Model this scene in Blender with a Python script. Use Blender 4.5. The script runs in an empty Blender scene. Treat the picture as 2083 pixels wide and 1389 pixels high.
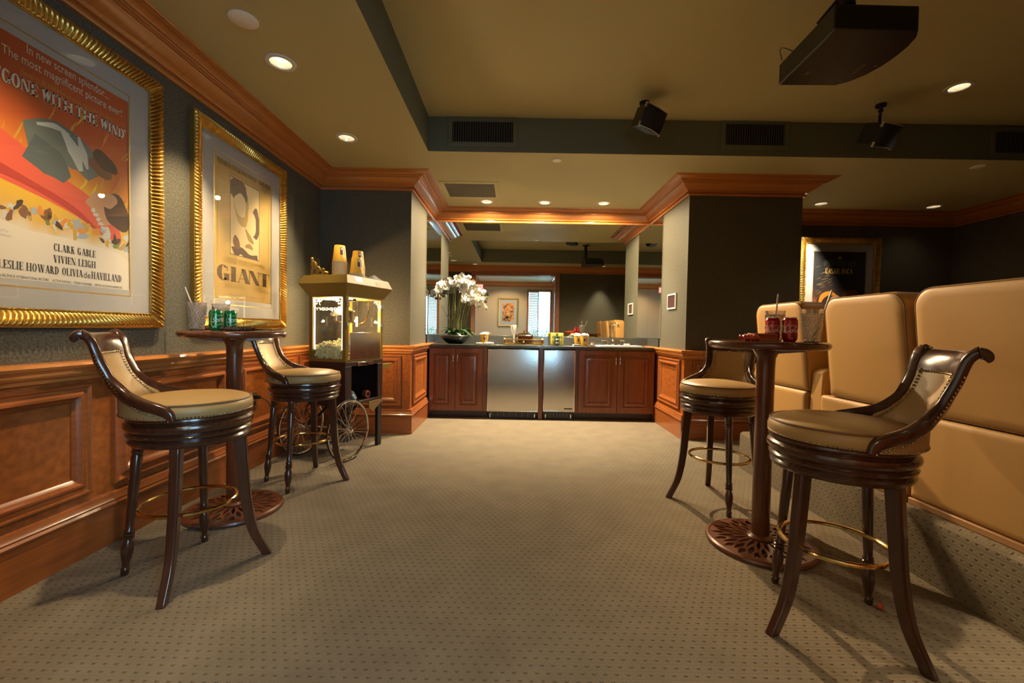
import bpy, bmesh, math, random
from math import sin, cos, pi, radians, atan2, sqrt, hypot
from mathutils import Vector, Matrix
random.seed(7)
SC = bpy.context.scene
COL = SC.collection

# ------------------------------------------------------------------ camera
cam_data = bpy.data.cameras.new('camera')
cam = bpy.data.objects.new('camera', cam_data)
COL.objects.link(cam)
YAW, PITCH, ROLL, FPX = -0.0052, -0.027, 0.0179, 870.0
cam_data.sensor_width = 36.0
cam_data.lens = FPX / 2083 * 36.0
cam_data.clip_start = 0.02
F_ = Vector((sin(YAW) * cos(PITCH), cos(YAW) * cos(PITCH), sin(PITCH)))
R_ = Vector((cos(YAW), -sin(YAW), 0))
U_ = R_.cross(F_)
R2 = R_ * cos(ROLL) + U_ * sin(ROLL)
U2 = U_ * cos(ROLL) - R_ * sin(ROLL)
cam.matrix_world = Matrix(((R2.x, U2.x, -F_.x, 0), (R2.y, U2.y, -F_.y, 0), (R2.z, U2.z, -F_.z, 1.08), (0, 0, 0, 1)))
SC.camera = cam

# ------------------------------------------------------------------ world, exposure
world = bpy.data.worlds.new('daylight')
SC.world = world
world.use_nodes = True
wb = world.node_tree.nodes['Background']
wb.inputs[0].default_value = (0.42, 0.74, 1.0, 1)
wb.inputs[1].default_value = 18.0
SC.view_settings.view_transform = 'Standard'
SC.view_settings.look = 'None'
SC.view_settings.exposure = 0.0
SC.view_settings.gamma = 1.0
SC.view_settings.use_curve_mapping = False
SC.cycles.use_denoising = True
SC.cycles.max_bounces = 10
SC.cycles.diffuse_bounces = 5
SC.cycles.glossy_bounces = 6
SC.cycles.transparent_max_bounces = 16
SC.cycles.sample_clamp_indirect = 6.0
SC.cycles.caustics_reflective = False
SC.cycles.caustics_refractive = False

WARM = (1.0, 0.82, 0.56)
def spot(name, loc, power, size=100, blend=0.55, col=WARM, radius=0.025, aim=(0, 0, -1)):
    l = bpy.data.lights.new(name, 'SPOT')
    l.energy = power; l.color = col; l.spot_size = radians(size); l.spot_blend = blend; l.shadow_soft_size = radius
    o = bpy.data.objects.new(name, l); COL.objects.link(o); o.location = loc
    o.rotation_euler = Vector(aim).to_track_quat('-Z', 'Y').to_euler()
    return o

# ------------------------------------------------------------------ dimensions of the place
XL, XA, XB, XC, XR = -1.9885, -1.0654, 1.742, 2.88, 5.5
Y1, Y2, YB, YREAR = 4.36, 5.60, 5.45, 0.75
ZC, ZT = 2.613, 2.909
TX0, TX1, TY0, TY1 = -0.774, 5.0, 1.4, 3.74

# ------------------------------------------------------------------ materials
def new_mat(name):
    m = bpy.data.materials.new(name); m.use_nodes = True
    nt = m.node_tree
    return m, nt, nt.nodes['Principled BSDF']
def lin(c):
    return tuple((x / 255 / 12.92 if x / 255 <= 0.04045 else ((x / 255 + 0.055) / 1.055) ** 2.4) for x in c) + (1,)
def mat(name, rgb, rough=0.5, metal=0.0, noise=0.0, nscale=40, bump=0.0, bscale=200, coat=0.0, spec=0.5, stretch=(1, 1, 1), emit=None, estr=0, coords='UV'):
    m, nt, p = new_mat(name)
    c = rgb if len(rgb) == 4 else tuple(rgb) + (1,)
    p.inputs['Base Color'].default_value = c
    p.inputs['Roughness'].default_value = rough
    p.inputs['Metallic'].default_value = metal
    p.inputs['Coat Weight'].default_value = coat
    p.inputs['Coat Roughness'].default_value = 0.12
    p.inputs['Specular IOR Level'].default_value = spec
    if emit:
        p.inputs['Emission Color'].default_value = tuple(emit) + (1,)
        p.inputs['Emission Strength'].default_value = estr
    if noise or bump:
        tc = nt.nodes.new('ShaderNodeTexCoord'); mp = nt.nodes.new('ShaderNodeMapping')
        mp.inputs['Scale'].default_value = stretch
        nt.links.new(tc.outputs[coords], mp.inputs[0])
    if noise:
        n = nt.nodes.new('ShaderNodeTexNoise'); n.inputs['Scale'].default_value = nscale; n.inputs['Detail'].default_value = 5
        nt.links.new(mp.outputs[0], n.inputs['Vector'])
        r = nt.nodes.new('ShaderNodeValToRGB')
        r.color_ramp.elements[0].position = 0.3; r.color_ramp.elements[1].position = 0.72
        r.color_ramp.elements[0].color = tuple(x * (1 - noise) for x in c[:3]) + (1,)
        r.color_ramp.elements[1].color = tuple(min(1, x * (1 + noise)) for x in c[:3]) + (1,)
        nt.links.new(n.outputs[0], r.inputs[0]); nt.links.new(r.outputs[0], p.inputs['Base Color'])
    if bump:
        n2 = nt.nodes.new('ShaderNodeTexNoise'); n2.inputs['Scale'].default_value = bscale; n2.inputs['Detail'].default_value = 3
        nt.links.new(mp.outputs[0], n2.inputs['Vector'])
        b = nt.nodes.new('ShaderNodeBump'); b.inputs['Strength'].default_value = bump; b.inputs['Distance'].default_value = 0.002
        nt.links.new(n2.outputs[0], b.inputs['Height']); nt.links.new(b.outputs[0], p.inputs['Normal'])
    return m
def wood(name, c, var=0.35, rough=0.3, coat=0.3, sx=3, sy=60, bump=0.0):
    return mat(name, c, rough, noise=var, nscale=1.0, stretch=(sx, sy, sx), coat=coat)

def math_node(nt, op, a, b=None):
    n = nt.nodes.new('ShaderNodeMath'); n.operation = op
    for i, v in enumerate((a, b)):
        if v is None: continue
        if isinstance(v, (int, float)): n.inputs[i].default_value = v
        else: nt.links.new(v, n.inputs[i])
    return n.outputs[0]
def carpet_mat():
    m, nt, p = new_mat('carpet')
    tc = nt.nodes.new('ShaderNodeTexCoord'); sep = nt.nodes.new('ShaderNodeSeparateXYZ')
    nt.links.new(tc.outputs['UV'], sep.inputs[0])
    u = math_node(nt, 'DIVIDE', sep.outputs[0], 0.036); v = math_node(nt, 'DIVIDE', sep.outputs[1], 0.031)
    row = math_node(nt, 'FLOOR', v)
    off = math_node(nt, 'MULTIPLY', math_node(nt, 'FLOORED_MODULO', row, 2.0), 0.5)
    fu = math_node(nt, 'SUBTRACT', math_node(nt, 'FRACT', math_node(nt, 'ADD', u, off)), 0.5)
    fv = math_node(nt, 'SUBTRACT', math_node(nt, 'FRACT', v), 0.5)
    # small v shaped tuft gap: |fv + 0.6|fu|| narrow, |fu| < 0.2
    au = math_node(nt, 'ABSOLUTE', fu)
    w = math_node(nt, 'ABSOLUTE', math_node(nt, 'ADD', fv, math_node(nt, 'MULTIPLY', au, -0.55)))
    m1 = nt.nodes.new('ShaderNodeMapRange'); m1.inputs[1].default_value = 0.15; m1.inputs[2].default_value = 0.05
    nt.links.new(w, m1.inputs[0])
    m2 = nt.nodes.new('ShaderNodeMapRange'); m2.inputs[1].default_value = 0.22; m2.inputs[2].default_value = 0.10
    nt.links.new(au, m2.inputs[0])
    dot = math_node(nt, 'MULTIPLY', m1.outputs[0], m2.outputs[0])
    # faint groove between rows
    g = nt.nodes.new('ShaderNodeMapRange'); g.inputs[1].default_value = 0.38; g.inputs[2].default_value = 0.5
    nt.links.new(math_node(nt, 'ABSOLUTE', fv), g.inputs[0])
    n = nt.nodes.new('ShaderNodeTexNoise'); n.inputs['Scale'].default_value = 350; n.inputs['Detail'].default_value = 4
    nt.links.new(tc.outputs['UV'], n.inputs['Vector'])
    n0 = nt.nodes.new('ShaderNodeTexNoise'); n0.inputs['Scale'].default_value = 6; n0.inputs['Detail'].default_value = 3
    nt.links.new(tc.outputs['UV'], n0.inputs['Vector'])
    ramp = nt.nodes.new('ShaderNodeValToRGB')
    ramp.color_ramp.elements[0].position = 0.3; ramp.color_ramp.elements[1].position = 0.75
    ramp.color_ramp.elements[0].color = (0.130, 0.106, 0.072, 1); ramp.color_ramp.elements[1].color = (0.265, 0.222, 0.157, 1)
    mixf = math_node(nt, 'ADD', math_node(nt, 'MULTIPLY', n.outputs[0], 0.7), math_node(nt, 'MULTIPLY', n0.outputs[0], 0.3))
    nt.links.new(mixf, ramp.inputs[0])
    mx = nt.nodes.new('ShaderNodeMix'); mx.data_type = 'RGBA'
    nt.links.new(ramp.outputs[0], mx.inputs['A']); mx.inputs['B'].default_value = (0.055, 0.042, 0.03, 1)
    nt.links.new(math_node(nt, 'MULTIPLY', dot, 0.62), mx.inputs['Factor'])
    nt.links.new(mx.outputs['Result'], p.inputs['Base Color'])
    h = math_node(nt, 'SUBTRACT', math_node(nt, 'SUBTRACT', math_node(nt, 'MULTIPLY', n.outputs[0], 0.5), dot), math_node(nt, 'MULTIPLY', g.outputs[0], 0.35))
    b = nt.nodes.new('ShaderNodeBump'); b.inputs['Strength'].default_value = 0.7; b.inputs['Distance'].default_value = 0.004
    nt.links.new(h, b.inputs['Height']); nt.links.new(b.outputs[0], p.inputs['Normal'])
    p.inputs['Roughness'].default_value = 0.95; p.inputs['Specular IOR Level'].default_value = 0.1
    p.inputs['Sheen Weight'].default_value = 0.10; p.inputs['Sheen Roughness'].default_value = 0.45; p.inputs['Sheen Tint'].default_value = (1.0, .90, .74, 1)
    return m
def glass_mat(name, tint=(1, 1, 1), ior=1.5, rough=0.0):
    m = bpy.data.materials.new(name); m.use_nodes = True; nt = m.node_tree
    nt.nodes.remove(nt.nodes['Principled BSDF'])
    t = nt.nodes.new('ShaderNodeBsdfTransparent'); t.inputs[0].default_value = tuple(tint) + (1,)
    g = nt.nodes.new('ShaderNodeBsdfGlossy'); g.inputs['Roughness'].default_value = rough
    ge = nt.nodes.new('ShaderNodeNewGeometry'); dp = nt.nodes.new('ShaderNodeVectorMath'); dp.operation = 'DOT_PRODUCT'
    nt.links.new(ge.outputs['Incoming'], dp.inputs[0]); nt.links.new(ge.outputs['Normal'], dp.inputs[1])
    f0 = ((ior-1)/(ior+1))**2
    k5 = math_node(nt, 'POWER', math_node(nt, 'SUBTRACT', 1.0, math_node(nt, 'ABSOLUTE', dp.outputs['Value'])), 5.0)
    fr = math_node(nt, 'ADD', math_node(nt, 'MULTIPLY', k5, 1-f0), f0)
    mx = nt.nodes.new('ShaderNodeMixShader')
    nt.links.new(fr, mx.inputs[0]); nt.links.new(t.outputs[0], mx.inputs[1]); nt.links.new(g.outputs[0], mx.inputs[2])
    nt.links.new(mx.outputs[0], nt.nodes['Material Output'].inputs[0])
    return m
def emis(name, col, s):
    m = bpy.data.materials.new(name); m.use_nodes = True; nt = m.node_tree
    nt.nodes.remove(nt.nodes['Principled BSDF'])
    e = nt.nodes.new('ShaderNodeEmission'); e.inputs[0].default_value = tuple(col) + (1,); e.inputs[1].default_value = s
    nt.links.new(e.outputs[0], nt.nodes['Material Output'].inputs[0])
    return m

M = {}
M['carpet'] = carpet_mat()
M['wallpaper'] = mat('wallpaper', (0.096, 0.090, 0.066), 0.75, noise=0.42, nscale=95, bump=0.55, bscale=130, spec=0.25)
M['ceiling'] = mat('ceiling_paint', (0.53, 0.48, 0.25), 0.6, spec=0.25)
M['soffit'] = mat('soffit_paint', (0.15, 0.165, 0.12), 0.65, spec=0.25)
M['panel'] = mat('cherry_panel', (0.30, 0.086, 0.017), 0.32, noise=0.30, nscale=26, coat=0.25)
M['cherry'] = wood('cherry_wood', (0.285, 0.084, 0.020), 0.22)
M['crown'] = wood('crown_wood', (0.52, 0.19, 0.045), 0.10, rough=0.22, coat=0.5)
M['cabinet'] = wood('cabinet_wood', (0.205, 0.060, 0.021), 0.22, sx=50, sy=3)
M['mahogany'] = wood('mahogany', (0.055, 0.020, 0.010), 0.25, rough=0.22, coat=0.5, sx=50, sy=4)
M['table'] = wood('table_wood', (0.115, 0.036, 0.014), 0.25, rough=0.2, coat=0.5, sx=40, sy=3)
M['iron'] = mat('bronzed_iron', (0.13, 0.042, 0.018), 0.32, noise=0.2, nscale=30, coat=0.3)
M['leather'] = mat('tan_leather', (0.38, 0.24, 0.092), 0.42, bump=0.12, bscale=260, spec=0.4)
M['leather_seat'] = mat('recliner_leather', (0.47, 0.27, 0.09), 0.5, bump=0.12, bscale=220, spec=0.35)
M['piping'] = mat('dark_piping', (0.17, 0.085, 0.03), 0.5)
M['brass'] = mat('brass', (0.72, 0.50, 0.19), 0.16, 1.0)
M['nail'] = mat('antique_brass_nail', (0.42, 0.33, 0.20), 0.25, 1.0)
M['gold'] = mat('gilt', (0.60, 0.36, 0.075), 0.30, 0.85, noise=0.35, nscale=22)
M['gold_side'] = mat('gilt_side', (0.42, 0.27, 0.06), 0.4, 0.7)
M['matboard'] = mat('mat_board', (0.40, 0.385, 0.36), 0.8)
M['glass'] = glass_mat('clear_glass')
M['pane'] = glass_mat('picture_glass', ior=1.42)
M['mirror'] = mat('mirror', (0.80, 0.83, 0.79), 0.0, 1.0)
M['steel'] = mat('stainless_steel', (0.50, 0.48, 0.46), 0.17, 1.0)
M['chrome'] = mat('chrome', (0.75, 0.76, 0.78), 0.1, 1.0)
M['granite'] = mat('granite', (0.062, 0.066, 0.060), 0.16, noise=0.85, nscale=150, coat=0.4)
M['black'] = mat('black_plastic', (0.006, 0.006, 0.006), 0.35)
M['dark'] = mat('dark_void', (0.004, 0.004, 0.004), 0.9)
M['white'] = mat('white_paint', (0.72, 0.70, 0.66), 0.4)
M['porcelain'] = mat('porcelain', (0.8, 0.8, 0.78), 0.12)
M['bulb'] = emis('lamp_glow', (1.0, 0.86, 0.62), 30.0)
M['reflector'] = mat('lamp_reflector', (0.85, 0.80, 0.70), 0.32, 0.85)
M['lobby'] = mat('lobby_wall', (0.50, 0.38, 0.25), 0.7)
M['lobby_ceiling'] = mat('lobby_ceiling', (0.55, 0.50, 0.38), 0.7)

# ------------------------------------------------------------------ mesh builder
class B:
    def __init__(s): s.v = []; s.f = []; s.m = []
    def add(s, vs, fs, mi=0, T=None):
        o = len(s.v)
        s.v += [tuple(T @ Vector(p)) if T else tuple(p) for p in vs]
        s.f += [tuple(i + o for i in f) for f in fs]; s.m += [mi] * len(fs)
        return s
    def box(s, a, b, mi=0, T=None):
        x0, y0, z0 = a; x1, y1, z1 = b
        return s.add([(x0,y0,z0),(x1,y0,z0),(x1,y1,z0),(x0,y1,z0),(x0,y0,z1),(x1,y0,z1),(x1,y1,z1),(x0,y1,z1)],
              [(0,3,2,1),(4,5,6,7),(0,1,5,4),(1,2,6,5),(2,3,7,6),(3,0,4,7)], mi, T)
    def prism(s, pts, z0, z1, mi=0, T=None):
        n = len(pts)
        vs = [(x, y, z0) for x, y in pts] + [(x, y, z1) for x, y in pts]
        fs = [tuple(range(n))[::-1], tuple(range(n, 2*n))] + [(i, (i+1) % n, n+(i+1) % n, n+i) for i in range(n)]
        return s.add(vs, fs, mi, T)
    def rings(s, rings, closed=True, caps=True, mi=0, T=None):
        n = len(rings[0]); vs = [p for r in rings for p in r]; fs = []
        for k in range(len(rings)-1):
            for i in range(n if closed else n-1):
                j = (i+1) % n
                fs.append((k*n+i, k*n+j, (k+1)*n+j, (k+1)*n+i))
        if caps:
            fs.append(tuple(range(n))[::-1]); fs.append(tuple((len(rings)-1)*n+i for i in range(n)))
        return s.add(vs, fs, mi, T)
    def lathe(s, prof, n=32, mi=0, T=None, caps=True):
        return s.rings([[(r*cos(2*pi*i/n), r*sin(2*pi*i/n), z) for i in range(n)] for r, z in prof], True, caps, mi, T)
    def tube(s, path, r, n=10, closed=False, mi=0, T=None):
        P = [Vector(p) for p in path]; L = len(P); rs = r if isinstance(r, (list, tuple)) else [r]*L
        up = None; R = []
        for i in range(L):
            if closed: t = P[(i+1) % L] - P[i-1]
            else: t = P[min(i+1, L-1)] - P[max(i-1, 0)]
            t.normalize()
            if up is None: up = t.orthogonal().normalized()
            up = (up - t*up.dot(t))
            up = up.normalized() if up.length > 1e-6 else t.orthogonal().normalized()
            w = t.cross(up)
            R.append([tuple(P[i] + (up*cos(2*pi*k/n) + w*sin(2*pi*k/n))*rs[i]) for k in range(n)])
        if closed: R.append(R[0])
        return s.rings(R, True, not closed, mi, T)
    def ball(s, c, r, n=8, mi=0, T=None, sz=1.0):
        prof = [(max(1e-5, sin(pi*k/n))*r, -cos(pi*k/n)*r*sz) for k in range(n+1)]
        t = Matrix.Translation(c)
        return s.lathe(prof, n+2, mi, (T @ t) if T else t, caps=False)
    def grid(s, fn, nu, nv, mi=0, T=None, closed_u=False):
        vs = [fn(i/nu, j/nv) for j in range(nv+1) for i in range(nu+1)]
        fs = [(j*(nu+1)+i, j*(nu+1)+i+1, (j+1)*(nu+1)+i+1, (j+1)*(nu+1)+i) for j in range(nv) for i in range(nu)]
        return s.add(vs, fs, mi, T)
    def mould(s, path, prof, closed=False, mi=0, side=1):
        """sweep prof [(away from wall, z)] along a floor plan path; the room is on the left for side=1"""
        P = [Vector(p) for p in path]; n = len(P); R = []
        for i in range(n):
            d0 = (P[i]-P[i-1]).normalized() if (i > 0 or closed) else None
            d1 = (P[(i+1) % n]-P[i]).normalized() if (i < n-1 or closed) else None
            d0 = d0 or d1; d1 = d1 or d0
            n0 = Vector((-d0.y, d0.x))*side; n1 = Vector((-d1.y, d1.x))*side
            m = (n0+n1); m = m / max(0.2, 1 + n0.dot(n1))
            R.append([(P[i].x+m.x*a, P[i].y+m.y*a, z) for a, z in prof])
        if closed: R.append(R[0])
        return s.rings(R, True, not closed, mi)
    def frame(s, o, t, u, n, w0, w1, h0, h1, prof, mi=0):
        """rectangular moulding in plane (o; t right, u up, n out): prof [(inset, out)]"""
        o, t, u, n = Vector(o), Vector(t), Vector(u), Vector(n); R = []
        for sx, sy in ((0,0),(1,0),(1,1),(0,1),(0,0)):
            ring = []
            for a, h in prof:
                x = (w0+a) if sx == 0 else (w1-a); y = (h0+a) if sy == 0 else (h1-a)
                ring.append(tuple(o + t*x + u*y + n*h))
            R.append(ring)
        return s.rings(R, True, False, mi)
    def build(s, name, mats, parent=None, angle=35, bevel=0, seg=2, sub=0, loc=None, rot=None, smooth=True):
        me = bpy.data.meshes.new(name); me.from_pydata(s.v, [], s.f)
        mats = mats if isinstance(mats, (list, tuple)) else [mats]
        for m in mats: me.materials.append(M[m] if isinstance(m, str) else m)
        me.polygons.foreach_set('material_index', s.m)
        bm = bmesh.new(); bm.from_mesh(me)
        bmesh.ops.recalc_face_normals(bm, faces=bm.faces)
        uv = bm.loops.layers.uv.new('uv')
        for f in bm.faces:
            a = [abs(c) for c in f.normal]; k = a.index(max(a)); f.smooth = smooth
            for l in f.loops:
                c = l.vert.co
                l[uv].uv = (c.y, c.z) if k == 0 else ((c.x, c.z) if k == 1 else (c.x, c.y))
        bm.to_mesh(me); bm.free()
        if smooth: me.set_sharp_from_angle(angle=radians(angle))
        o = bpy.data.objects.new(name, me); COL.objects.link(o)
        if parent: o.parent = parent
        if loc: o.location = loc
        if rot: o.rotation_euler = rot
        if bevel:
            md = o.modifiers.new('bevel', 'BEVEL'); md.width = bevel; md.segments = seg; md.limit_method = 'ANGLE'; md.angle_limit = radians(40)
        if sub:
            md = o.modifiers.new('sub', 'SUBSURF'); md.levels = sub; md.render_levels = sub
        return o

def thing(name, label, cat, loc=(0, 0, 0), rz=0, group=None):
    o = bpy.data.objects.new(name, None); COL.objects.link(o); o.empty_display_size = 0.05
    o.location = loc; o.rotation_euler = (0, 0, rz)
    return tag(o, label, cat, group)
def tag(o, label=None, cat=None, group=None, kind=None):
    if label: o['label'] = label
    if cat: o['category'] = cat
    if group: o['group'] = group
    if kind: o['kind'] = kind
    return o
def struct(o, label=None):
    o['kind'] = 'structure'
    if label: o['label'] = label
    return o
def kids(o): return [c for c in bpy.data.objects if c.parent == o]
def dup(root, loc=None, rz=None, label=None, group=None):
    r = root.copy(); COL.objects.link(r)
    if loc is not None: r.location = loc
    if rz is not None: r.rotation_euler = (0, 0, rz)
    if label: r['label'] = label
    if group: r['group'] = group
    for ch in kids(root):
        c = ch.copy(); COL.objects.link(c); c.parent = r
        for g in kids(ch):
            d = g.copy(); COL.objects.link(d); d.parent = c
    return r
def copy_part(o, rot=None, loc=None):
    c = o.copy(); COL.objects.link(c)
    if rot is not None: c.rotation_euler = rot
    if loc is not None: c.location = loc
    return c
def catmull(P, n):
    P = [Vector(p) for p in P]; out = []
    Q = [P[0]*2-P[1]] + P + [P[-1]*2-P[-2]]
    for i in range(1, len(Q)-2):
        for k in range(n):
            t = k/n; a, b, c, d = Q[i-1:i+3]
            out.append(0.5*((2*b)+(c-a)*t+(2*a-5*b+4*c-d)*t*t+(3*b-a-3*c+d)*t**3))
    out.append(P[-1])
    return out
def interp(x, xs, ys):
    if x <= xs[0]: return ys[0]
    for i in range(1, len(xs)):
        if x <= xs[i]: return ys[i-1]+(ys[i]-ys[i-1])*(x-xs[i-1])/(xs[i]-xs[i-1])
    return ys[-1]
def holed(outer, holes, z, dz=0.0):
    """flat polygon with holes -> (verts, faces)"""
    bm = bmesh.new()
    for lp in [outer]+holes:
        vs = [bm.verts.new((x, y, z)) for x, y in lp]
        for i in range(len(vs)): bm.edges.new((vs[i], vs[(i+1) % len(vs)]))
    bmesh.ops.triangle_fill(bm, edges=bm.edges[:], use_beauty=True, use_dissolve=False)
    bm.verts.index_update()
    vs = [tuple(v.co) for v in bm.verts]; fs = [tuple(v.index for v in f.verts) for f in bm.faces]
    bm.free(); return vs, fs
def circle(cx, cy, r, n=28): return [(cx+r*cos(2*pi*i/n), cy+r*sin(2*pi*i/n)) for i in range(n)]
# ---- lettering
def font_polys(s, size=1.0, shear=0.0, spacing=1.0):
    c = bpy.data.curves.new('t', 'FONT'); c.body = s; c.size = size; c.shear = shear; c.space_character = spacing; c.resolution_u = 3
    o = bpy.data.objects.new('t', c); COL.objects.link(o)
    dg = bpy.context.evaluated_depsgraph_get(); me = bpy.data.meshes.new_from_object(o.evaluated_get(dg))
    vs = [(v.co.x, v.co.y) for v in me.vertices]; fs = [tuple(p.vertices) for p in me.polygons]
    bpy.data.objects.remove(o); bpy.data.curves.remove(c); bpy.data.meshes.remove(me)
    return vs, fs
def ring_poly(cx, cy, rx, ry, ix, iy, a0, a1, n=14):
    out = []
    for k in range(n):
        b0 = radians(a0+(a1-a0)*k/n); b1 = radians(a0+(a1-a0)*(k+1)/n)
        out.append([(cx+rx*cos(b0), cy+ry*sin(b0)), (cx+rx*cos(b1), cy+ry*sin(b1)), (cx+ix*cos(b1), cy+iy*sin(b1)), (cx+ix*cos(b0), cy+iy*sin(b0))])
    return out
def glyph(ch, S, h, e, W=0.72):
    """serif capital of height 1: stem S, hairline h, serif length e -> (width, polygons)"""
    r = lambda a, b, c, d: [(a, b), (c, b), (c, d), (a, d)]
    st = lambda x: [r(x, 0, x+S, 1), r(x-e, 0, x+S+e, h), r(x-e, 1-h, x+S+e, 1)]
    hs = lambda x: [r(x, 0, x+h, 1), r(x-e, 0, x+h+e, h), r(x-e, 1-h, x+h+e, 1)]
    sl = lambda x0, y0, x1, y1, t: [[(x0, y0), (x0+t, y0), (x1+t, y1), (x1, y1)]]
    tick = lambda x, y0, y1: [r(x-h, y0, x, y1)]
    if ch == ' ': return 0.28, []
    if ch == 'I': return S+2*e, st(e)
    if ch == 'H': return W+S+2*e, st(e)+st(e+W)+[r(e, .5-h/2, e+W, .5+h/2)]
    if ch in 'EFL':
        w = e+S+W*0.62; p = st(e)
        if ch != 'L': p += [r(e, 1-h, w, 1), r(e, .5-h/2, w-.12, .5+h/2)] + tick(w, .74, 1) + tick(w-.12, .38, .62)
        if ch != 'F': p += [r(e, 0, w, h)] + tick(w, 0, .26)
        return w, p
    if ch == 'T': w = W+2*e; return w, [r(w/2-S/2, 0, w/2+S/2, 1), r(w/2-S/2-e, 0, w/2+S/2+e, h), r(0, 1-h, w, 1)] + tick(h, .74, 1) + tick(w, .74, 1)
    if ch == 'D': return e+W+S*.5, st(e)+ring_poly(e+S*.8, .5, W-S*.3, .5, W-S*1.3, .5-h, -90, 90)+[r(e, 0, e+S, h)]
    if ch in 'BPR':
        w = e+S+W*.55; p = st(e)+ring_poly(e+S*.9, .74, W*.55, .26, max(.02, W*.55-S*.9), .26-h, -90, 90, 10)
        if ch == 'B': p += ring_poly(e+S*.9, .26, W*.62, .26, max(.02, W*.62-S), .26-h, -90, 90, 10)
        if ch == 'R': p += sl(w-.05-S*.1, 0, e+S*.9, .5, S)+[r(w-.05, 0, w+S*.9+e*.4, h)]; w += S*.7
        return w, p
    if ch == 'O' or ch == 'Q': return W+.16, ring_poly(W/2+.08, .5, W/2+.08, .52, W/2+.08-S, .52-h, 0, 360, 24)
    if ch in 'CG':
        p = ring_poly(W/2+.06, .5, W/2+.06, .52, W/2+.06-S, .52-h, 42, 318, 20)+[r(W-.02, .66, W+.03, .95)]
        if ch == 'G': p += [r(W-S*.6, 0.02, W+S*.4, .45), r(W-S*.6-e, .45-h, W+S*.4+e, .45)]
        else: p += [r(W-.02, .05, W+.03, .28)]
        return W+.08+(S*.4 if ch == 'G' else 0), p
    if ch == 'A': return W+.2, sl(.1, 0, W/2+.1-h*.2, 1, h*1.3)+sl(W-S*.4+.1, 0, W/2-S*.35+.1, 1, S)+[r(.22, .28, W-.05, .28+h), r(0, 0, .1+h+e, h), r(W-S*.4+.1-e*.6, 0, W+S*.6+.1+e*.4, h)]
    if ch == 'V': return W+.2, sl(W/2-S*.3+.08, 0, .06, 1, S)+sl(W/2+.08, 0, W+.06, 1, h*1.3)+[r(0, 1-h, S+.12, 1), r(W-.02, 1-h, W+.18, 1)]
    if ch == 'W':
        a = sl(.30, 0, .06, 1, S)+sl(.36, 0, .56, 1, h*1.3)+sl(.74, 0, .50, 1, S)+sl(.80, 0, 1.0, 1, h*1.3)
        return 1.12, a+[r(0, 1-h, S+.12, 1), r(.44, 1-h, S+.58, 1), r(.92, 1-h, 1.12, 1)]
    if ch == 'N': return W+.2+e, hs(e)+hs(W+.12)+sl(W+.12-S*.6, 0, e-.02, 1, S)
    if ch == 'M': return W+.34+S, hs(e)+st(W+.24)+sl(.5*W+.1, 0, e, 1, S*.9)+sl(.5*W+.14, 0, W+.24, 1, h*1.2)
    if ch == 'K': return W+.12+S*.4, st(e)+sl(e+S*.7, .36, W-.08, 1, h*1.3)+sl(W-.12, 0, e+S+.02, .58, S)+[r(W-.2, 1-h, W+.1, 1), r(W-.18, 0, W+S*.9, h)]
    if ch == 'Y': return W+.2, [r(W/2+.1-S/2, 0, W/2+.1+S/2, .5), r(W/2+.1-S/2-e, 0, W/2+.1+S/2+e, h)]+sl(W/2+.1-S/2, .45, .06, 1, S)+sl(W/2+.1+S*.2, .45, W+.04, 1, h*1.3)+[r(0, 1-h, S+.12, 1), r(W-.06, 1-h, W+.18, 1)]
    if ch == 'U': return W+.2+e, [r(e, .3, e+S, 1), r(0, 1-h, S+2*e, 1), r(W+.04, .3, W+.04+h, 1), r(W-.06, 1-h, W+.14+h, 1)]+ring_poly((e+W+.04+h)/2, .3, (W+.04+h-e)/2, .31, (W+.04+h-e)/2-S*.75, .31-h, 180, 360)
    if ch == 'J': return W*.6, [r(W*.35, .2, W*.35+S, 1), r(W*.35-e, 1-h, W*.35+S+e, 1)]+ring_poly(W*.18+S*.4, .2, W*.18+S*.6, .22, .08, .22-h, 180, 360)
    if ch == 'Z': return W, [r(0, 0, W, h), r(0, 1-h, W, 1)]+sl(0, 0, W-S, 1, S)+tick(W, 0, .24)+tick(h, .76, 1)
    if ch == 'S': return W*.85, ring_poly(W*.42, .745, W*.42, .265, W*.42-S*.7, .265-h, 20, 270, 14)+ring_poly(W*.42, .26, W*.42, .27, W*.42-S*.7, .27-h, -160, 90, 14)
    if ch == '.': return .16, [r(.02, 0, .12, .1)]
    if ch == '"': return .2, [[(0, .75), (.05, .72), (.08, 1), (.0, 1)], [(.1, .75), (.15, .72), (.18, 1), (.1, 1)]]
    return 0.3, []
def serif_text(s, S, h, e, gap=0.06, W=0.72):
    x = 0; vs = []; fs = []
    for ch in s:
        w, ps = glyph(ch, S, h, e, W)
        for p in ps:
            fs.append(tuple(range(len(vs), len(vs)+len(p)))); vs += [(px+x, py) for px, py in p]
        x += w+gap
    return vs, fs, x-gap
def put_text(b, vs, fs, o, t, u, x0, x1, y0, y1, mi=0, arch=0.0, curve=None):
    """map a flat lettering into box x0..x1, y0..y1 of the plane (o; t, u)"""
    if not vs: return
    mx0 = min(v[0] for v in vs); mx1 = max(v[0] for v in vs); my0 = min(v[1] for v in vs); my1 = max(v[1] for v in vs)
    o, t, u = Vector(o), Vector(t), Vector(u); out = []
    for x, y in vs:
        k = (x-mx0)/(mx1-mx0); X = x0+k*(x1-x0); Y = y0+(y-my0)/(my1-my0)*(y1-y0)
        if arch: Y += arch*(1-(2*k-1)**2)
        out.append(tuple(curve(X, Y)) if curve else tuple(o+t*X+u*Y))
    b.add(out, fs, mi)

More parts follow.
